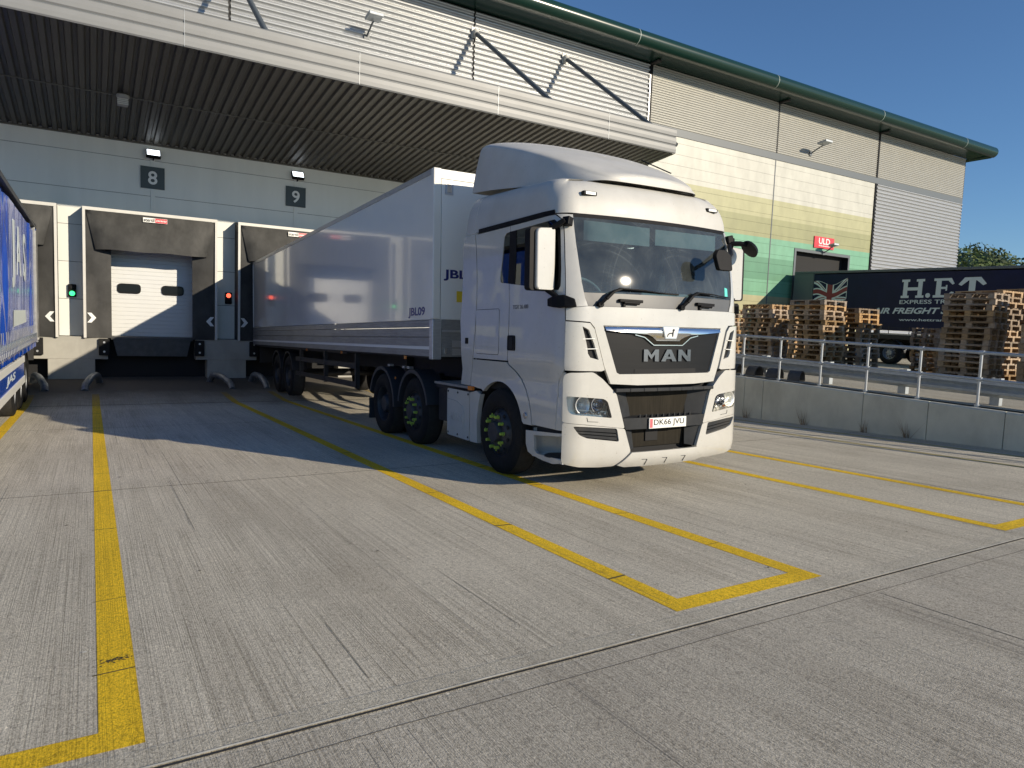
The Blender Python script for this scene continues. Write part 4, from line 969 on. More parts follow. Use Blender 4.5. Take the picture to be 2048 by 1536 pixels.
b.prism(lion, lambda a, z, o: surf(a, z, .0455+o), 0, .003, 2); b.build("badge", [M_chromed, mat("badge white", (.75, .75, .73), .15, coat=.6), M_greyp], gp, smooth=30)
b = MB()
def rib_line(pts, w, off, mi=0):
    for (a, z), (c, q) in zip(pts[:-1], pts[1:]):
        n = max(1, int(math.dist((a, z), (c, q))/.05))
        for i in range(n):
            p = surf(a+(c-a)*i/n, z+(q-z)*i/n, off); r_ = surf(a+(c-a)*(i+1)/n, z+(q-z)*(i+1)/n, off); b.bar(p, r_, w, w, mi)
rib_line([(-.44, 1.65), (-.32, 1.625), (-.20, 1.545), (.20, 1.545), (.32, 1.625), (.44, 1.65)], .009, .006); b.build("chrome_line", M_chrome, gp)
b = MB()
for k in range(46):
    x = -.34+k*.0151
    zt = 1.60 if abs(x) < .2 else 1.65-.0; zb = 1.552 if abs(x) < .2 else 1.552+(abs(x)-.2)*.62
    if zt > zb+.01: b.bar(surf(x, zb, .0), surf(x, zt, .0), .005, .012)
b.build("grille_mesh", M_cooler, gp)
b = MB()
GL = {"M": ([(0, 0), (0, 1), (.25, 1), (.5, .55), (.75, 1), (1, 1), (1, 0), (.74, 0), (.74, .60), (.5, .18), (.26, .60), (.26, 0)], []), "A": ([(0, 0), (.36, 1), (.64, 1), (1, 0), (.73, 0), (.665, .2), (.335, .2), (.27, 0)], [[(.41, .40), (.59, .40), (.5, .70)]]), "N": ([(0, 0), (0, 1), (.27, 1), (.74, .42), (.74, 1), (1, 1), (1, 0), (.73, 0), (.26, .58), (.26, 0)], [])}
for ch, x0, w in (("M", -.325, .195), ("A", -.095, .215), ("N", .145, .185)):
    o_, h_ = GL[ch]; q_ = lambda pl: [(x0+a*w, 1.375+z*.125) for a, z in pl]
    skin(b, surf, q_(o_), [q_(k) for k in h_], .010, .016, .2)
b.build("grille_lettering", mat("dark chrome", (.26, .26, .28), .2, metal=1.), gp)
b = MB(); skin(b, surf, [(-.43, 1.250), (.43, 1.250), (.43, 1.297), (-.43, 1.297)], (), -.004, 0, .06); b.build("lower_slot", M_black, gp)
# corner pieces with air vents
cp_ = [(-.975, 1.758), (-.925, 1.70), (-.812, 1.325), (-.80, 1.290), (-.84, 1.278), (-1.19, 1.285), (-1.19, 1.772)]
vent = [(-1.052, 1.725), (-1.022, 1.60), (-.992, 1.455), (-.965, 1.415), (-.872, 1.392), (-.925, 1.55), (-.985, 1.69)]
for g in (1, -1):
    f = (lambda pl: pl) if g == -1 else mir
    b = MB(); skin(b, surf, f(cp_), [f(vent)], .026, .04, .05); c = b.build("corner_panel", M_white, tr, smooth=40)
    b = MB(); skin(b, surf, f(shrink(vent, -.008)), (), -.008, 0, .1); b.build("air_vent", M_black, c)
    b = MB()
    for z in (1.60, 1.50):
        xx = -g*0; p0 = f([(-1.045+(1.60-z)*.25, z)])[0]; p1 = f([(-.925+(1.6-z)*.3, z+.005)])[0]; b.bar(surf(*p0, .012), surf(*p1, .022), .03, .008)
    b.build("vent_blade", M_plate, c)
# windscreen and black scuttle
def wsurf(s, z, off=0.): return surf(s, z, off)
sc_ = [(-.99, 1.928), (.99, 1.928), (1.028, 2.062), (-1.028, 2.062)]
b = MB(); skin(b, surf, sc_, (), -.004, .02, .08); sct = b.build("scuttle_panel", mat("dusty scuttle", (.085, .085, .085), .45, var=.15, vscale=3, coat=.3), tr, smooth=40)
ws = [(1.028, 2.064)]+[(a+.004, z) for a, z in WSE[2:]]+[(-a-.004, z) for a, z in WSE[2:][::-1]]+[(-1.028, 2.064)]
b = MB(); skin(b, surf, ws, (), -.006, 0, .08); wsc = b.build("windscreen", M_windscreen, tr, smooth=80)
b = MB(); skin(b, surf, [(-1.053, 2.826), (1.053, 2.826), (1.056, 2.864), (-1.056, 2.864)], (), -.003, .01, .1); b.build("windscreen_seal", M_blackp, wsc)
b = MB(); skin(b, surf, [(.93, 2.10), (.985, 2.10), (.985, 2.19), (.935, 2.20)], (), -.004, 0, .1); b.build("permit_sticker", M_teal, wsc)
for kx, x0 in enumerate((-.86, .165)):
    b = MB(); P = [surf(x0, 1.945, .02), surf(x0+.05, 2.0, .05), surf(x0+.12, 2.07, .06), surf(x0+.23, 2.112, .05), surf(x0+.50, 2.105, .035), surf(x0+.80, 2.085, .02)]
    b.bar(P[0], P[1], .07, .03); b.bar(P[1], P[2], .06, .028); b.bar(P[2], P[3], .045, .022); b.bar(P[3], P[4], .026, .014); b.bar(P[4], P[5], .018, .01)
    b.bar(surf(x0+.26, 2.100, .012), surf(x0+1.0, 2.082, .012), .012, .018); b.cyl(surf(x0, 1.945, -.01), surf(x0, 1.945, .05), .03, 12)
    b.build("wiper", M_blackp, tr, bevel=.004)
    b = MB(); x1 = x0+.22+(.0 if kx == 0 else .02)
    b.bar(surf(x1, 1.995, .015), surf(x1+.28, 1.99, .015), .04, .03); b.cyl(surf(x1+.05, 1.975, .02), surf(x1+.24, 1.97, .02), .018, 10); b.bar(surf(x1+.06, 1.98, .01), surf(x1+.06, 1.93, .01), .03, .02)
    b.build("grab_step", M_blackp, sct, bevel=.004)
# interior seen through the glass
b = MB(); b.box(-1.05, 1.05, .30, .85, 1.75, 2.03); b.box(-.90, -.30, .28, .6, 2.03, 2.10); b.box(-.1, .62, .30, .6, 2.03, 2.12, 1); itn = b.build("dashboard", [M_int, M_int2], tr, bevel=.03)
b = MB(); b.lathe([(.21+.018*math.cos(t*.785), .018*math.sin(t*.785)) for t in range(9)], (-.55, .72, 2.12), (0, -.75, .66), 28); b.cyl((-.55, .74, 2.1), (-.55, .9, 1.9), .05, 10); b.box(-.74, -.36, .72, .735, 2.1, 2.13)
b.build("steering_wheel", M_int2, itn, smooth=50)
for x in (-.55, .55):
    b = MB(); b.box(x-.26, x+.26, 1.15, 1.65, 1.45, 1.62); b.box(x-.25, x+.25, 1.55, 1.72, 1.6, 2.30); b.box(x-.13, x+.13, 1.56, 1.68, 2.32, 2.52); b.build("seat", M_int, itn, bevel=.05)
b = MB(); b.box(-1.15, 1.15, 2.0, 2.08, 1.1, 2.84); b.box(-1.1, 1.1, .5, 2.0, 2.87, 2.92); b.build("cab_lining", M_int, itn)
b = MB(); b.box(-.93, -.06, .235, .25, 2.60, 2.80); b.box(.02, .92, .235, .25, 2.62, 2.79); b.build("sun_visor", M_int2, itn)
b = MB(); b.box(.10, .19, .24, .262, 2.13, 2.30); b.build("phone_holder", M_black, itn, bevel=.01)
# ---- bumper halves
bupU = [(-.925, 1.268), (-.82, 1.20), (-.655, 1.042), (-.548, .688), (-1.187, .765), (-1.187, 1.20), (-1.175, 1.245), (-1.14, 1.262)]
bupL = [(-.546, .684), (-.462, .44), (-.628, .288), (-.80, .285), (-1.02, .300), (-1.15, .335), (-1.182, .36), (-1.187, .45), (-1.187, .761)]
lampp = [(-1.160, 1.030), (-.80, .998), (-.755, .97), (-.70, .80), (-1.06, .838), (-1.12, .85), (-1.145, .885)]
fogp = [(-1.105, .728), (-.638, .690), (-.608, .552), (-.98, .602), (-1.05, .635)]
for g in (1, -1):
    f = (lambda pl: pl) if g == -1 else mir
    b = MB(); skin(b, bsurf, f(rpoly(bupU, .02, 2)), [f(rpoly(lampp, .02, 2))], .0, .09, .045); skin(b, bsurf, f(rpoly(bupL, .02, 2)), [f(rpoly(fogp, .02, 2))], .0, .07, .05)
    bu = b.build("bumper", M_white, tr, smooth=38)
    # inner cheek returning to the cooler
    b = MB(); ck = [(-.655, 1.085), (-.46, .44), (-.36, .46), (-.41, 1.085)]
    ckf = lambda a, z, o: (lambda p: (p[0], p[1]+.03+max(0, (.66-(1.085-z)*.3)-abs(a))*.55, p[2]))(bsurf(a, z, o))
    skin(b, ckf, f(ck), (), 0, .01, .05); b.build("grille_cheek", M_greyp, bu)
    # headlamp
    lb = MB(); skin(lb, bsurf, f(shrink(lampp, -.012)), (), -.085, 0, .06); ln = lb.build("headlight", M_reflector, tr, smooth=60)
    for cx, rr_, m in ((-1.03, .082, M_reflector), (-.865, .072, M_chromed)):
        b = MB(); p = bsurf(cx*(-g) if g == 1 else cx, .935, -.02); p = Vector((-g*0+(cx if g == -1 else -cx), p[1], .938)); ax = Vector((.0, -1, 0))
        b.lathe([(.006, -.05), (.03, -.045), (.055, -.025), (rr_, .008), (rr_+.006, .008), (rr_+.006, -.0)], p, ax, 24); b.lathe([(0, .005), (.018, 0), (.02, -.04)], p, ax, 12); b.build("reflector", m, ln, smooth=60)
    b = MB()
    for k in range(5):
        q = bsurf((-1.06+k*.075)*(-g), .868-(k*.006), -.05); b.lathe([(0, .02), (.014, .015), (.022, 0)], q, (0, -1, 0), 10, 0 if k in (1,) else 1)
    pp = [bsurf((-1.1+k*.09)*(-g), .893-k*.008, -.03) for k in range(5)]
    for u, v in zip(pp[:-1], pp[1:]): b.bar(u, v, .012, .008, 1)
    b.build("indicator", [M_amber, M_reflector], ln)
    b = MB(); skin(b, bsurf, f(rpoly(shrink(lampp, .003), .02, 2)), (), -.006, 0, .06); b.build("lamp_lens", M_lens, ln, smooth=60)
    b = MB(); skin(b, bsurf, f([(-.80, .996), (-.757, .968), (-.702, .804), (-.725, .806), (-.778, .955), (-.82, .985)]), (), -.002, .01, .1); b.build("lamp_surround", M_blackp, ln)
    # fog grille
    b = MB(); skin(b, bsurf, f(shrink(fogp, -.01)), (), -.05, 0, .08); fg = b.build("fog_grille", M_black, tr)
    b = MB()
    for za, zb_ in ((.0, .34), (.42, .62), (.70, .94)):
        def fp(t, u):                         # t down 0..1, u along 0..1 inside the opening
            zl, zr = .722-.110*t, .686-.130*t; xl, xr = -1.092+.07*t*t, -.645+.030*t; return (xl+(xr-xl)*u, zl+(zr-zl)*u)
        pl = [fp(za, u/6) for u in range(7)]+[fp(zb_, u/6) for u in range(6, -1, -1)]
        skin(b, bsurf, f(pl), (), -.014, .03, .06)
    b.build("grille_slat", M_greyp, fg)
    b = MB(); q = [bsurf(s*(-g), z, .002) for s, z in ((-.985, .812), (-.975, .772), (-.86, .764))]; b.bar(q[0], q[1], .004, .004); b.bar(q[1], q[2], .004, .004); b.build("washer_cover_line", M_joint, bu)
# centre: cooler, cross bars, plate, skid
b = MB(); b.box(-.74, .74, .13, .17, .40, 1.16); b.build("cooler_surround", M_black, tr)
b = MB(); b.box(-.43, .43, .10, .12, .46, 1.05); b.build("radiator", M_cooler, tr)
b = MB(); pts = [bsurf(x, 1.082, .005) for x in [-.68+.17*i for i in range(9)]]
for u, v in zip(pts[:-1], pts[1:]): b.bar(u, v, .05, .036)
b.build("upper_crossbar", M_greyp, tr, bevel=.006)
b = MB(); skin(b, bsurf, [(-.572, .79), (.572, .79), (.535, .672), (-.535, .672)], (), .0, .06, .08)
for k in range(10): b.prism([(0, 0), (.05, 0), (.0, .035)], lambda a, z, o: (-.36+k*.078+o, bsurf(-.36+k*.078, .8, 0)[1]+.03+a*.9-.02, .79+z), 0, .012)
b.add([bsurf(-.56, .79, 0), bsurf(.56, .79, 0), (.50, .12, .80), (-.50, .12, .80)], [(0, 1, 2, 3)])
cbr = b.build("lower_crossbar", M_greyp, tr)
e = None
b = MB(); b.box(-.26, .26, bsurf(0, .73)[1]-.018, bsurf(0, .73)[1]-.006, .729-.0555, .729+.0555); npl = b.build("number_plate", M_plate, tr, bevel=.004)
yp = bsurf(0, .73)[1]-.018
b = MB(); text_mb(b, "DK66 JVU", lambda a, z, o: (a, yp-o, z), -.198, .690, .425, .078, .0015, bold=.008); b.build("plate_lettering", M_textblack, npl, fix=False)
b = MB(); b.box(-.252, -.214, yp-.001, yp, .682, .776); b.build("plate_flag", mat("plate red strip", (.55, .12, .14), .4), npl)
b = MB(); b.box(-.17, .0, .085, .10, .52, .66); b.build("tow_cover", M_black, tr)
skd = [(-.455, .432), (.455, .432), (.60, .30), (.50, .270), (.1, .262), (-.1, .262), (-.50, .270), (-.60, .30)]
b = MB(); skin(b, lambda a, z, o: bsurf(a, z, o+.012-.10*max(0, z-.37)), skd, (), .012, .04, .05); sk = b.build("skid_panel", M_white, tr, smooth=30)
b = MB()
for x in (-.27, .0, .27):
    p = [bsurf(x-.05, .352, .027), bsurf(x+.015, .350, .027), bsurf(x+.02, .285, .027)]; b.bar(p[0], p[1], .003, .004); b.bar(p[1], p[2], .007, .005)
b.build("skid_slot", M_joint, sk)
# ---- roof deflector
LP = [(.25, .46, 3.285), (.29, .60, 3.305), (.42, .70, 3.355), (.62, .80, 3.455), (.92, .91, 3.585), (1.40, 1.02, 3.76), (1.85, 1.08, 3.885), (2.14, 1.08, 3.955), (2.25, 1.08, 3.94), (2.31, 1.07, 3.86)]   # y, half width at crease, z of crease
def cab_roof_z(x, y): return 3.20+.055*min(2, y)+.05*(1-abs(x)/1.2)
b = MB(); rows = []
for j, (y, w, z) in enumerate(LP):
    rise = .045+.07*min(1, y/1.6); row = []; zb = max(3.245, 3.225+.045*y)+.075*max(0, y-1.2); wb_ = min(1.11, w+.06)
    for k in range(5):                                # side, bottom to crease
        t = k/4; row.append((-(wb_+(w-wb_)*t**1.6), y+(.16*(1-t)*(1-abs(k-2)*.05) if j > 6 else 0), zb+(z-.03-zb)*t))
    for u in (-.985, -.93, -.80, -.6, -.35, 0, .35, .6, .80, .93, .985):
        e_ = 1-abs(u)**3.2; row.append((u*w, y, z-.012+.012*min(1, (1-abs(u))*14)+rise*e_))
    row += [(-x, yy, zz) for x, yy, zz in row[:5][::-1]]
    rows.append(row)
n = len(rows[0]); b.add([p for r in rows for p in r], [(i*n+k, i*n+k+1, (i+1)*n+k+1, (i+1)*n+k) for i in range(len(rows)-1) for k in range(n-1)]+[tuple(range(n)), tuple(range((len(rows)-1)*n, len(rows)*n))[::-1]])
df = b.build("roof_deflector", M_roofp, tr, smooth=45)
sb = df.modifiers.new("s", 'SUBSURF'); sb.levels = 1; sb.render_levels = 2
b = MB(); b.cyl((.42, .72, 3.52), (.40, .60, 3.30), .006, 8); b.bar((.62, 1.2, 3.80), (.66, .72, 3.56), .02, .012); b.build("aerial", M_blackp, tr)
# ---- mirrors
for g in (-1, 1):
    b = MB(); X = lambda a: g*a
    pl = rpoly([(0, 0), (.225, 0), (.225, .60), (0, .62)], .04)
    b.prism(pl, lambda a, z, o: (X(1.225+a), .30+o-.03*math.sin(a/.26*math.pi), 2.085+z), 0, .075); mr = b.build("mirror", M_white, tr, smooth=35, bevel=.012)
    b = MB(); pl2 = rpoly([(-.004, -.008), (.285, -.008), (.285, .61), (-.004, .628)], .04); b.prism(pl2, lambda a, z, o: (X(1.225+a), .325+o, 2.085+z), 0, .10); b.build("mirror_back", M_blackp, mr, smooth=35)
    b = MB(); b.prism(shrink(pl2, .015), lambda a, z, o: (X(1.225+a), .428+o, 2.085+z), 0, .002); b.build("mirror_glass", M_chrome, mr)
    b = MB(); b.bar((X(1.28), .35, 2.68), (X(1.17), .22, 2.775), .07, .05); b.bar((X(1.17), .22, 2.775), (X(1.10), .24, 2.76), .09, .09)
    b.build("mirror_arm", M_blackp, mr, bevel=.01); b = MB()
    b.bar((X(1.28), .36, 2.09), (X(1.20), .22, 1.99), .07, .045); b.bar((X(1.20), .22, 1.99), (X(1.16), .16, 1.955), .12, .10)
    skin(b, surf, (lambda pl: pl if g == 1 else mir(pl))([(1.10, 1.915), (1.115, 1.995), (1.20, 2.035), (1.30, 2.025), (1.40, 2.0), (1.40, 1.925), (1.25, 1.905)]), (), .055, .06, .06)
    b.build("mirror_arm", M_blackp, mr, bevel=.01)
# nearside kerb and front mirrors
b = MB(); b.tube([(1.14, .20, 2.72), (1.22, .13, 2.72), (1.28, .10, 2.70)], .03, 8)
b.lathe([(0, .07), (.06, .06), (.10, .035), (.115, 0), (0, -.005)], (1.33, .10, 2.66), (.75, -.15, .65), 20); b.build("kerb_mirror", M_blackp, tr, smooth=40)
b = MB(); b.tube([(1.10, .19, 2.70), (.98, .07, 2.64), (.86, -.06, 2.56), (.72, -.16, 2.50)], .026, 8)
pl = rpoly([(-.10, -.11), (.10, -.11), (.12, .06), (.05, .12), (-.07, .12), (-.12, .05)], .03)
b.prism(pl, lambda a, z, o: (.62+a, -.20+o+z*.25, 2.46+z), 0, .055); b.build("front_mirror", M_blackp, tr, smooth=40, bevel=.008)

# ---- wheels
def wheel(parent, x, y, z, g, rad=.505, w=.30, kind='steer', nuts=None):
    """x = outer tyre face, g = outward direction"""
    b = MB(); ro = rad; e0 = -w
    prof = [(.29, 0-.02), (.33, .0), (.40, .006), (.465, -.012), (.495, -.035), (ro, -.07), (ro, -w/2), (ro, .07-w), (.495, .035-w), (.46, .012-w), (.33, -w), (.29, .02-w)]
    b.lathe(prof, (x, y, z), (g, 0, 0), 48, 0, lambda i: 1 if 4 <= i <= 6 else 0); t = b.build("wheel", [M_rubber, M_tread], parent, smooth=35)
    b = MB()
    if kind == 'steer': pr = [(.292, -.02), (.285, -.035), (.275, -.06), (.262, -.05), (.235, -.015), (.205, .012), (.175, .02), (.13, .02), (.125, .055), (.11, .075), (0, .08)]
    elif kind == 'drive': pr = [(.292, -.02), (.285, -.035), (.272, -.07), (.262, -.15), (.235, -.165), (.15, -.165), (.145, -.06), (.12, -.03), (0, -.025)]
    else: pr = [(.292, -.02), (.285, -.035), (.275, -.06), (.262, -.13), (.235, -.15), (.15, -.15), (.13, -.04), (.115, -.02), (0, -.015)]
    b.lathe(pr, (x, y, z), (g, 0, 0), 40); hz = {'steer': .0, 'drive': -.155, 'light': -.14}[kind]
    for k in range(10):
        a = 2*math.pi*(k+.5)/10; hr = .235 if kind == 'steer' else .205
        c = (x+g*(hz-.004), y+math.cos(a)*hr, z+math.sin(a)*hr); b.cyl(c, (c[0]+g*.006, c[1], c[2]), .024, 12, 1)
    nz = {'steer': .02, 'drive': -.16, 'light': -.145}[kind]; PCR = .185 if nuts else .1675; NT = []
    for k in range(10):
        a = 2*math.pi*k/10; c = Vector((x+g*nz, y+math.cos(a)*PCR, z+math.sin(a)*PCR))
        if not nuts: b.cyl(c, c+Vector((g*.05, 0, 0)), .018, 8)
        else:
            q = MB(); q.cyl(c, c+Vector((g*.055, 0, 0)), .020, 10, 0, .017); d = Vector((0, math.cos(a+.5), math.sin(a+.5))); q.bar(c+Vector((g*.03, 0, 0)), c+Vector((g*.03, 0, 0))+d*.04, .014, .006, 0); NT.append(q)
    b.build("rim", [M_rim if kind != 'light' else M_rimlight, M_black], t, smooth=40)
    for q in NT: q.build("nut_indicator", M_hivis, t)
    return t
def wz(ly): return .0 - (.0311-.0225)*ly+.012          # ground under the frame, in tractor space
for g in (-1, 1):
    wheel(tr, g*1.205, 1.475, wz(1.475)+.500, g, kind='steer', nuts=True)
    wheel(tr, g*1.205, 4.075, wz(4.075)+.500, g, kind='steer', nuts=True)
    wheel(tr, g*1.215, 5.425, wz(5.425)+.500, g, kind='drive')
    wheel(tr, g*.86, 5.425, wz(5.425)+.500, g, kind='drive')
    for y, r_ in ((4.075, .60), (5.425, .60)):
        zc = wz(y)+.50; b = MB(); aa = [R(a) for a in range(-2 if y > 5 else 12, 175 if y < 5 else 170, 8)]
        b.grid(lambda t, k: (g*(1.235, .93)[k], y-r_*math.cos(t), zc+.02+r_*math.sin(t)), aa, [0, 1]); b.grid(lambda t, k: (g*1.235, y-(r_-.055*k)*math.cos(t), zc+.02+(r_-.055*k)*math.sin(t)), aa, [0, 1]); b.grid(lambda t, k: (g*(1.235, .93)[k], y-(r_-.055)*math.cos(t), zc+.02+(r_-.055)*math.sin(t)), aa, [0, 1])
        if y > 5: b.box(min(g*1.235, g*.9), max(g*1.235, g*.9), y+r_-.005, y+r_+.01, .16, zc+.05)
        b.build("mudguard", mat("blue black mudguard", (.030, .034, .042), .45), tr, smooth=40)
    b = MB(); b.cyl((g*1.236, 4.74, .93), (g*1.246, 4.74, .93), .022, 10); b.build("side_reflector", M_amber, tr)
    # inner arch of the steered wheel
    b = MB(); b.grid(lambda t, k: (g*(1.19, .75)[k], 1.475+.63*math.cos(t), .50+.60*math.sin(t)), [R(a) for a in range(-20, 201, 10)], [0, 1]); b.grid(lambda t, k: (g*.76, 1.475+.62*math.cos(t)*k, .50+.60*math.sin(t)*k), [R(a) for a in range(-20, 201, 10)], [0, 1]); b.build("arch_liner", M_black, tr)
    # side boxes behind the arch
    b = MB(); xx = g*1.205
    pl = [(2.005, .288), (2.205, .284), (2.212, .90), (2.04, .935), (1.93, .90), (1.985, .76), (2.022, .55)]
    skin(b, lambda a, z, o: (g*(1.205+o), a, z), pl, (), 0, .06, .1); b.build("arch_rear_panel", M_white, tr, smooth=30)
    b = MB(); pl = rpoly([(2.225, .283), (2.885, .290), (2.885, .912), (2.225, .905)], .035); skin(b, lambda a, z, o: (g*(1.205+o), a, z), pl, (), 0, .10, .1)
    b.box(min(g*1.10, g*.55), max(g*1.10, g*.55), 2.24, 2.88, .31, .90); bx = b.build("side_box", M_white, tr, smooth=30)
    b = MB()
    for y in (2.26, 2.56, 2.85):
        for z in (.325, .872): b.cyl((g*1.205, y, z), (g*1.212, y, z), .014, 8)
    b.build("fixing", M_greyp, bx)
    b = MB(); P = [(2.87, .765), (2.60, .755), (2.42, .70), (2.37, .62), (2.37, .42)]
    for u, v in zip(P[:-1], P[1:]): b.bar((g*1.207, u[0], u[1]), (g*1.207, v[0], v[1]), .012, .012)
    b.build("box_crease", M_white, bx)
    if g == -1:
        b = MB(); text_mb(b, "MAN", lambda a, z, o: (-1.206-o, -a, z), -2.78, .50, .34, .10, .004, bold=.02); b.build("embossed_lettering", M_white, bx, fix=False)
    b = MB(); b.box(min(g*1.225, g*.72), max(g*1.225, g*.72), 2.22, 3.27, .945, .978); b.build("catwalk_plank", M_alu, tr, bevel=.004)
    b = MB(); b.box(min(g*1.20, g*1.235), max(g*1.20, g*1.235), 2.10, 2.215, .935, .985); b.build("side_lamp", M_amber, tr)
    b = MB(); b.box(min(g*1.10, g*.55), max(g*1.10, g*.55), 2.95, 3.40, .42, .88); b.build("battery_box", M_chassis, tr, bevel=.01)
# chassis, catwalk, fifth wheel, engine underside
b = MB()
for g in (-1, 1): b.box(min(g*.42, g*.36), max(g*.42, g*.36), .5, 6.1, .68, .92)
b.box(-.45, .45, .3, 2.4, .45, .95); b.box(-1.1, 1.1, 2.3, 3.5, .88, .93); b.cyl((-.9, 1.475, .49), (.9, 1.475, .49), .06, 10); b.cyl((-.9, 4.075, .48), (.9, 4.075, .48), .07, 10); b.cyl((-.9, 5.425, .47), (.9, 5.425, .47), .1, 10); b.lathe([(0, -.2), (.16, -.15), (.2, 0), (.16, .15), (0, .2)], (0, 5.425, .47), (1, 0, 0), 16)
b.box(-.6, .6, 4.5, 5.5, .92, 1.0); b.cyl((0, 4.95, 1.0), (0, 4.95, 1.06), .46, 20); b.box(-.45, .45, 6.05, 6.12, .5, .9)
b.cyl((-.5, 3.6, .58), (-1.0, 3.6, .58), .13, 14)
b.build("chassis", M_chassis, tr)
b = MB()
for k, x in enumerate((-.3, -.1, .1)):
    b.tube([(x, 2.3, 1.3), (x, 2.6, 1.05), (x+.03, 2.9, 1.15), (x+.02, 3.15, 1.45)], .016, 8, k % 2)
b.build("air_hose", [M_red, M_black], tr, smooth=50)
for k, y in enumerate((4.35, 4.55, 5.2)):
    b = MB(); b.box(-1.17, -1.10, y, y+.09, 1.09, 1.125); b.build("strap_hook", M_trim, tr)
# ================================================================== white box trailer
TB = basis(4.01+1.275, 8.66, .0178, .008, -.0288, 0)
TB.translation = (4.01+1.275, 8.66, 0)
tt = empty("box_trailer", M=TB, label="long glossy white box trailer coupled to the white tractor and backed into dock nine", cat="trailer")
TL, TWD = 13.6, 1.275; ZB0, ZT0 = 1.05, 3.612
ZB1, ZT1 = 1.05, 3.612-.075
def zt(y): return ZT0+(ZT1-ZT0)*y/TL
b = MB()
for s in (-1, 1):
    b.grid(lambda y, k: (s*(TWD-.012), y, (1.57, zt(y)-.055)[k]), [.12, 3, 6, 9, 12, TL-.05], [0, 1])
b.add([(-TWD, 0+.03, 1.57), (TWD, .03, 1.57), (TWD, .03, 3.5), (-TWD, .03, 3.5)], [(0, 1, 2, 3)])
side_ = b.build("side_panel", M_trailer, tt)
b = MB()
b.add([(s, y, zt(y)-.004) for y in (0, TL) for s in (-TWD, TWD)], [(0, 1, 3, 2)]); b.add([(s, TL, z) for s in (-TWD, TWD) for z in (1.1, 3.5)], [(0, 1, 3, 2)]); b.box(-1.26, 1.26, .05, TL, 1.12, 1.2)
b.build("roof_skin", M_plate, tt)
for s in (-1, 1):
    b = MB(); x0, x1 = sorted((s*TWD, s*(TWD-.05)))
    b.add([(x, y, zt(y)-d) for y in (0.06, TL) for x in (x0, x1) for d in (.07, .0)], [(0, 1, 3, 2), (4, 6, 7, 5), (0, 4, 5, 1), (2, 3, 7, 6), (0, 2, 6, 4), (1, 5, 7, 3)]); b.build("roof_rail", M_trim, tt)
    # aluminium kick boards and rails
    b = MB()
    for z0, z1 in ((1.465, 1.565), (1.33, 1.46), (1.20, 1.325)): b.box(min(s*TWD, s*(TWD-.03)), max(s*TWD, s*(TWD-.03)), .10, TL, z0, z1-.004)
    b.build("kick_board", M_alu, tt)
    b = MB(); b.box(min(s*(TWD+.005), s*(TWD-.05)), max(s*(TWD+.005), s*(TWD-.05)), .1, TL, 1.155, 1.196, 0); b.box(min(s*(TWD-.002), s*(TWD-.06)), max(s*(TWD-.002), s*(TWD-.06)), .1, TL, 1.06, 1.154, 1)
    for k in range(60): b.cyl((s*(TWD+.001), .3+k*.22, 1.52), (s*(TWD+.006), .3+k*.22, 1.52), .007, 6, 1)
    b.build("side_rail", [M_plate, M_alu], tt)
    b = MB(); b.box(min(s*(TWD+.004), s*(TWD-.11)), max(s*(TWD+.004), s*(TWD-.11)), -.004, .10, 1.575, zt(0)+.004); b.build("corner_post", M_trailer, tt, bevel=.012)
    b = MB(); b.box(min(s*(TWD+.006), s*(TWD-.13)), max(s*(TWD+.006), s*(TWD-.13)), -.008, .11, 1.02, 1.574); b.build("corner_casting", M_trim, tt, bevel=.01)
# front wall
b = MB(); b.box(-1.16, 1.16, .0, .03, 1.575, 3.47); b.build("front_wall", M_plate, tt)
b = MB(); b.box(-1.27, 1.27, -.006, .04, 3.475, 3.605); b.build("front_header", M_plate, tt, bevel=.01)
b = MB(); b.box(-1.14, 1.14, -.004, .05, 1.06, 1.57); b.box(-1.14, 1.14, -.012, -.004, 1.40, 1.43, 1)
for z in (1.24, 1.13): b.box(-.98, .98, -.010, -.004, z-.05, z+.045, 1)
b.build("headboard_base", [M_alu, M_trim], tt)
b = MB(); b.box(-1.11, -.99, -.010, .0, 3.27, 3.46); b.box(-1.085, -1.015, -.016, -.01, 3.30, 3.43, 1); b.build("front_socket_plate", [M_trim, M_chrome], tt)
b = MB(); b.box(-1.10, -1.07, -.03, -.005, 1.10, 1.18); b.build("front_catch", M_chrome, tt)
b = MB(); text_mb(b, "JBL09", lambda a, z, o: (a, -.001-o, z), -1.12, 2.105, .60, .155, .002, bold=.03); b.build("front_lettering", M_text_dark, tt, fix=False)
b = MB(); b.box(-.92, -.70, -.006, -.001, 1.82, 1.97); b.build("yellow_sticker", mat("yellow sticker", (.75, .55, .03), .5), tt)
b = MB(); text_mb(b, "JBL09", lambda a, z, o: (-TWD+.012-o, -a, z), -.92, 1.60, .62, .155, .002, bold=.03); b.build("side_lettering", M_text_dark, tt, fix=False)
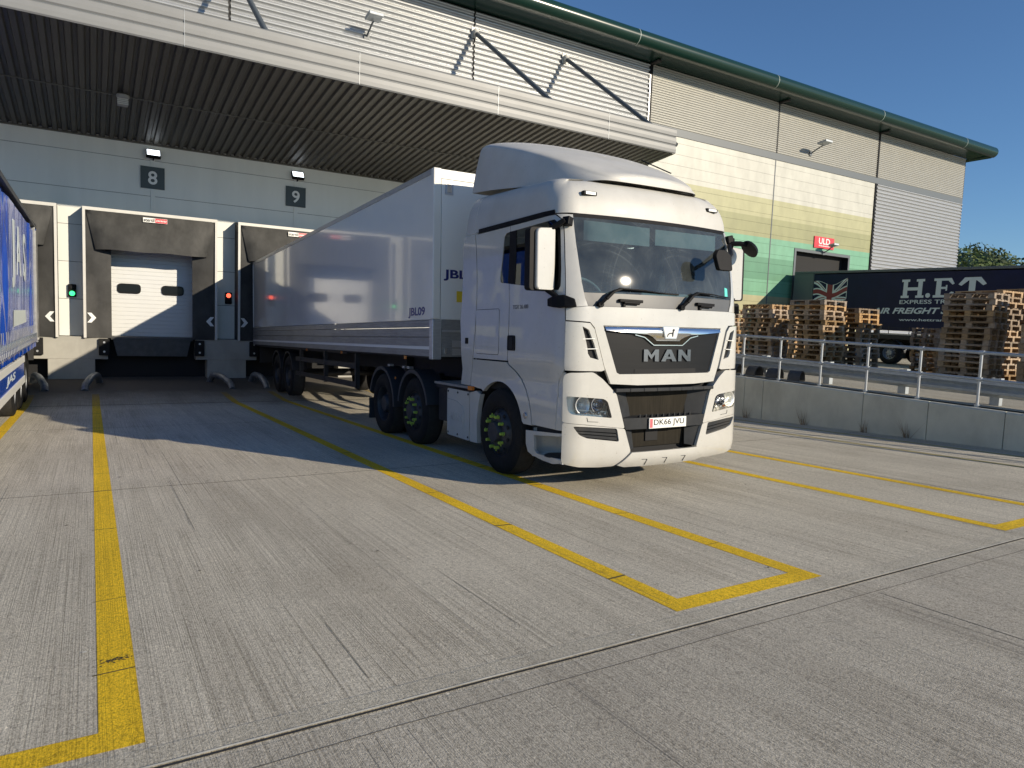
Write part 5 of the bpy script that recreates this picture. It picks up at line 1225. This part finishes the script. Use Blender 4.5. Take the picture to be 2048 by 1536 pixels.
# running gear
b = MB()
for s in (-1, 1): b.box(min(s*.5, s*.42), max(s*.5, s*.42), .3, TL-.1, .72, 1.06)
b.box(-1.2, 1.2, 4.2, TL, 1.0, 1.06); b.box(-1.2, 1.2, .1, 4.2, 1.03, 1.06)
for y in (9.15, 10.45):
    b.cyl((-1, y, .38), (1, y, .38), .07, 10)
b.box(-1.1, 1.1, TL-.1, TL, .5, 1.1)
b.build("underframe", M_chassis, tt)
ZW = .375+.0
for s in (-1, 1):
    for y in (9.0, 10.32):
        wheel(tt, s*1.25, y, .335, s, kind='drive', w=.34)
        b = MB(); aa = [R(a) for a in range(10, 171, 10)]
        b.grid(lambda t, k: (s*(1.26, .9)[k], y+.57*math.cos(t), .40+.55*math.sin(t)), aa, [0, 1]); b.grid(lambda t, k: (s*1.26, y+(.57-.05*k)*math.cos(t), .40+(.55-.05*k)*math.sin(t)), aa, [0, 1]); b.build("mudguard", M_chassis, tt, smooth=50)
    # landing legs and side guard
    b = MB(); b.box(min(s*.62, s*.50), max(s*.62, s*.50), 2.60, 2.72, .25, 1.0); b.box(min(s*.72, s*.42), max(s*.72, s*.42), 2.52, 2.80, .21, .25); b.build("landing_leg", M_chassis, tt)
    b = MB()
    for z0, z1 in ((.74, .84), (.40, .50)): b.box(min(s*1.24, s*1.215), max(s*1.24, s*1.215), 3.5, 8.2, z0, z1)
    for y in (3.5, 5.6, 7.7): b.box(min(s*1.245, s*1.17), max(s*1.245, s*1.17), y, y+.08, .38, 1.02)
    b.build("side_guard", M_chassis, tt)
for y in (1.0, 4.3, 7.0): 
    b = MB(); b.box(-1.272, -1.255, y, y+.07, 1.0, 1.045); b.build("side_marker", M_amber, tt)

# ================================================================== blue curtain-sided trailer
bt = empty("curtain_trailer", (-2.445, 13.0, zg(13)), label="blue curtain sided trailer with white letters and tensioning straps at the left edge", cat="trailer")
def bz(y): return (zg(13+y)-zg(13))*.55                    # body line stays nearly level
def CS(y, z, o=0.):                                          # rippled curtain surface, y from 13.0
    w = .028*math.sin(y*3.1+.6*math.sin(z*1.3))+.018*math.sin(y*7.3+z*1.1)+.012*math.sin(y*13-z*2.2)
    w *= .12+.88*min(1, max(0, abs(y-4.1)-1.9)/.7)
    if y < 1.6: w += .05*math.sin((1.6-y)*2.1+z*.9)
    return (1.235+w*min(1, (8.2-y)/.8 if y > 7.4 else 1)*(.35+.65*min(1, (z-.9)/.6))+o, y, z)
zfl = .42
b = MB(); b.grid(lambda y, z: CS(y, z), [-5+i*.06 for i in range(221)], [1.30+i*.115 for i in range(23)]); b.build("curtain", M_blue, bt, smooth=60, fix=False)
b = MB()
def JF(a, z, o): return CS(a, z, .008+o)
# slanted hand-drawn capitals spelling JAS, running along the trailer
for ch, y0_, w, z0, h in (("J", 2.45, .62, 2.27, 1.25), ("A", 3.50, .85, 2.54, .95), ("S", 4.95, .72, 2.48, 1.0)):
    text_mb(b, ch, JF, y0_, z0, w, h, .006, bold=.02)
b.build("curtain_lettering", M_curtwhite, bt, fix=False)
b = MB(); skin(b, lambda a, z, o: CS(a, z, o+.008), [(2.5, 1.55), (5.6, 1.6), (5.5, 1.86), (2.6, 1.86)], (), 0, 0, .15); b.build("curtain_small_print", M_curtwhite, bt)
b = MB(); b.box(1.17, 1.275, -5, 8.9, 3.93, 4.02); b.build("roof_rail", M_steeldark, bt)
b = MB(); b.box(-1.25, 1.25, -5, 9.15, 3.96, 4.0); b.box(-1.25, 1.18, -5, 9.1, 1.15, 1.22); b.box(-1.26, -1.24, -5, 9.1, 1.2, 3.96); b.box(-1.25, 1.25, 9.10, 9.15, 1.1, 3.96); b.build("body_shell", M_blue, bt)
b = MB(); b.box(1.16, 1.275, 8.28, 8.42, 1.15, 3.93, 1); b.box(1.17, 1.285, 8.43, 9.1, 1.15, 3.86, 0); b.build("rear_pillar", [M_alu, M_rimlight], bt, bevel=.01)
b = MB(); b.box(1.19, 1.285, -5, 9.1, 1.10, 1.17); b.build("side_rail", M_plate, bt)
for i in range(34):
    y = 8.12-.27*i; b = MB(); b.bar((1.262, y, 1.50), (1.272, y, 1.16), .05, .006, 0, up=(1, 0, 0)); b.bar((1.272, y, 1.16), (1.25, y-.05, .99), .05, .006, 0, up=(1, 0, 0)); b.box(1.262, 1.29, y-.035, y+.035, 1.20, 1.30, 1); b.bar((1.285, y, 1.22), (1.30, y-.10, 1.08), .03, .008, 1, up=(1, 0, 0))
    b.build("tension_strap", [M_rimlight, M_chrome], bt)
b = MB(); b.grid(lambda y, z: (1.255+.02*math.sin(y*23), y, z), [-5+i*.1 for i in range(132)], [.96, 1.08]); b.build("curtain_hem", M_blue, bt, smooth=60)
b = MB(); b.box(1.22, 1.26, -5, 4.4, .52, .80); b.build("side_guard", M_blue, bt)
b = MB(); b.box(1.20, 1.275, -5, 4.45, .80, .93); b.box(1.20, 1.275, -5, 4.45, .38, .52); b.build("guard_rail", M_plate, bt, bevel=.006)
b = MB(); text_mb(b, "JAS", lambda a, z, o: (1.261+o, a, z), .9, .58, 1.6, .17, .003, bold=.02, shear=.2); text_mb(b, "forwarding", lambda a, z, o: (1.261+o, a, z), 2.7, .60, 1.2, .11, .003) if False else None; b.build("guard_lettering", M_curtwhite, bt, fix=False)
b = MB()
for s in (-1, 1): b.box(min(s*.5, s*.42), max(s*.5, s*.42), -5, 9, .75, 1.15)
b.box(-1.2, 1.2, -5, 9.1, 1.05, 1.12); b.box(-1.15, 1.15, 9.05, 9.2, .55, 1.1)
for y in (.5, 2.2, 3.6): b.box(.5, 1.2, y, y+.08, .85, 1.08)
b.build("underframe", M_chassis, bt)
for s in (-1, 1):
    for y in (2.6, 3.9, 5.2):
        gz = zg(13+y)-zg(13); wheel(bt, s*1.25, y, gz+.5, s, kind='light', w=.34)
        b = MB(); aa = [R(a) for a in range(5, 176, 10)]
        b.grid(lambda t, k: (s*(1.26, .9)[k], y+.56*math.cos(t), gz+.52+.55*math.sin(t)), aa, [0, 1]); b.build("mudguard", M_chassis, bt, smooth=50)

# ================================================================== navy curtain-sided trailer on the raised yard
HX = 29.95
ht = empty("curtain_trailer", (HX+1.27, 17.6, zup(HX, 17.6)), label="navy curtain sided trailer with white lettering behind the stacked pallets", cat="trailer")
ht.rotation_euler = (math.atan(.021), 0, 0)
def hp(y, z): return (y-17.6, z-zup(HX, 17.6)-(y-17.6)*.021)      # world (y,z) -> local
ya, yb = hp(22.75, 0)[0], hp(9.1, 0)[0]
b = MB(); b.box(-1.262, 1.262, yb, 4.02, 1.48, 3.98)
b.build("curtain", M_navy, ht)
b = MB(); b.box(-1.275, 1.275, 4.03, ya, 1.35, 4.02); b.build("rear_frame", M_band, ht, bevel=.01); b = MB(); b.box(-1.275, 1.275, yb-.1, yb, 1.3, 4.02); b.build("front_frame", M_band, ht, bevel=.01)
b = MB(); b.box(-1.28, 1.28, yb-.1, ya, 4.025, 4.14); b.build("roof_rail", M_band, ht, bevel=.02)
b = MB(); b.box(-1.275, -1.262, 4.035, 4.06, 1.4, 4.02); b.build("pillar_edge", M_rimlight, ht)
b = MB(); b.box(-1.28, 1.28, yb, ya, 1.29, 1.335); b.build("side_rail", M_rimlight, ht)
b = MB(); b.box(-1.27, 1.27, yb, ya, 1.10, 1.285); b.box(-.5, .5, yb, ya, .8, 1.1); b.box(-1.2, 1.2, ya-.2, ya, .5, 1.1); b.build("underframe", M_chassis, ht)
b = MB(); b.bar((-1.265, yb, 1.60), (-1.265, 4, 1.60), .008, .012)
for i in range(14): b.bar((-1.268, yb+.5+i*.9, 1.66), (-1.268, yb+.5+i*.9, 1.34), .03, .008, 0, up=(1, 0, 0))
b.build("strap", M_chassis, ht)
def HT(a, z, o): # a = -world y (reads left to right), z world
    y, zz = hp(-a, z); return (-1.263-o, y, zz)
b = MB()
# slab-serif H . E T drawn as outlines
def slab(pl): b.prism(pl, HT, .001, .006)
def rect(x0, x1, z0, z1): slab([(x0, z0), (x1, z0), (x1, z1), (x0, z1)])
zb, zt_ = 3.345, 4.13
rect(-17.32, -16.98, zb, zb+.10); rect(-17.32, -16.98, zt_-.10, zt_); rect(-17.24, -17.06, zb+.10, zt_-.10); rect(-16.70, -16.36, zb, zb+.10); rect(-16.70, -16.36, zt_-.10, zt_); rect(-16.62, -16.44, zb+.10, zt_-.10); rect(-17.059, -16.621, 3.66, 3.79)
slab([(-16.19+.10*math.cos(t*.524), 3.44+.10*math.sin(t*.524)) for t in range(12)])
rect(-15.98, -15.42, zb, zb+.10); rect(-15.98, -15.42, zt_-.10, zt_); rect(-15.88, -15.68, zb+.10, zt_-.10); rect(-15.679, -15.50, 3.69, 3.78); rect(-15.499, -15.44, 3.62, 3.85)
slab([(-15.42, zt_), (-15.30, zt_), (-15.17, 3.90), (-15.25, 3.86), (-15.42, 4.03)]); slab([(-15.42, zb), (-15.42, zb+.1), (-15.27, 3.58), (-15.16, 3.55), (-15.28, zb)])
rect(-14.62, -14.38, zb, zt_-.12); slab([(-14.80, zt_), (-14.20, zt_), (-13.98, 3.86), (-14.10, 3.80), (-14.34, 4.0), (-14.66, 4.0), (-14.90, 3.80), (-15.02, 3.86)])
text_mb(b, "EXPRESS TRANSPORT", HT, -17.35, 3.09, 3.55, .17, .004, bold=.01)
text_mb(b, "AIR FREIGHT SERVICES", HT, -18.54, 2.67, 5.0, .26, .004, bold=.03, shear=.3)
text_mb(b, "www.hettransport.com", HT, -17.30, 2.33, 3.3, .14, .004, bold=.02)
b.build("curtain_lettering", M_curtwhite, ht, fix=False)
# waving flag print
b = MB(); FA, FB, FZ, FH = -21.62, -19.86, 3.10, 1.0
def FL(u, v, o):
    a = FA+(FB-FA)*u; z = FZ+FH*v+.13*math.sin(u*6.6+.9)*(1-.1*u)+.10*u*u; return HT(a, z, o)
def flag(pl, o, mi): skin(b, lambda u, v, q: FL(u, v, q), pl, (), o, 0, .06, mi)
flag([(0, 0), (1, 0), (1, .022), (0, .022)], .003, 0); flag([(0, .978), (1, .978), (1, 1), (0, 1)], .003, 0); flag([(.985, 0), (1, 0), (1, 1), (.985, 1)], .003, 0)
flag([(0, .10), (0, 0), (.10, 0), (1, .90), (1, 1), (.90, 1)], .004, 0); flag([(.90, 0), (1, 0), (1, .10), (.10, 1), (0, 1), (0, .90)], .004, 0)
flag([(0, 0), (.04, 0), (1, .96), (1, 1)], .0055, 1); flag([(0, 1), (1, 0), (1, .04), (.04, 1)], .0055, 1)
flag([(.385, 0), (.615, 0), (.615, 1), (.385, 1)], .007, 0); flag([(0, .34), (1, .34), (1, .66), (0, .66)], .0072, 0)
flag([(.42, 0), (.58, 0), (.58, 1), (.42, 1)], .0085, 1); flag([(0, .40), (1, .40), (1, .60), (0, .60)], .0087, 1)
b.build("flag_print", [M_curtwhite, M_curtred], ht, fix=False)
for s in (-1, 1):
    for y in (1.36, 0.0, -1.36):
        wheel(ht, s*1.25, y, .50, s, kind='light', w=.34)
        b = MB(); aa = [R(a) for a in range(15, 166, 10)]
        b.grid(lambda t, k: (s*(1.265, 1.0)[k], y+.62*math.cos(t), .50+.60*math.sin(t)), aa, [0, 1]); b.build("mudguard", M_band, ht, smooth=50)
    b = MB()
    for z0, z1 in ((.80, .90), (.46, .56)): b.box(min(s*1.25, s*1.22), max(s*1.25, s*1.22), -7.5, -2.2, z0, z1)
    b.build("side_guard", M_rimlight, ht)
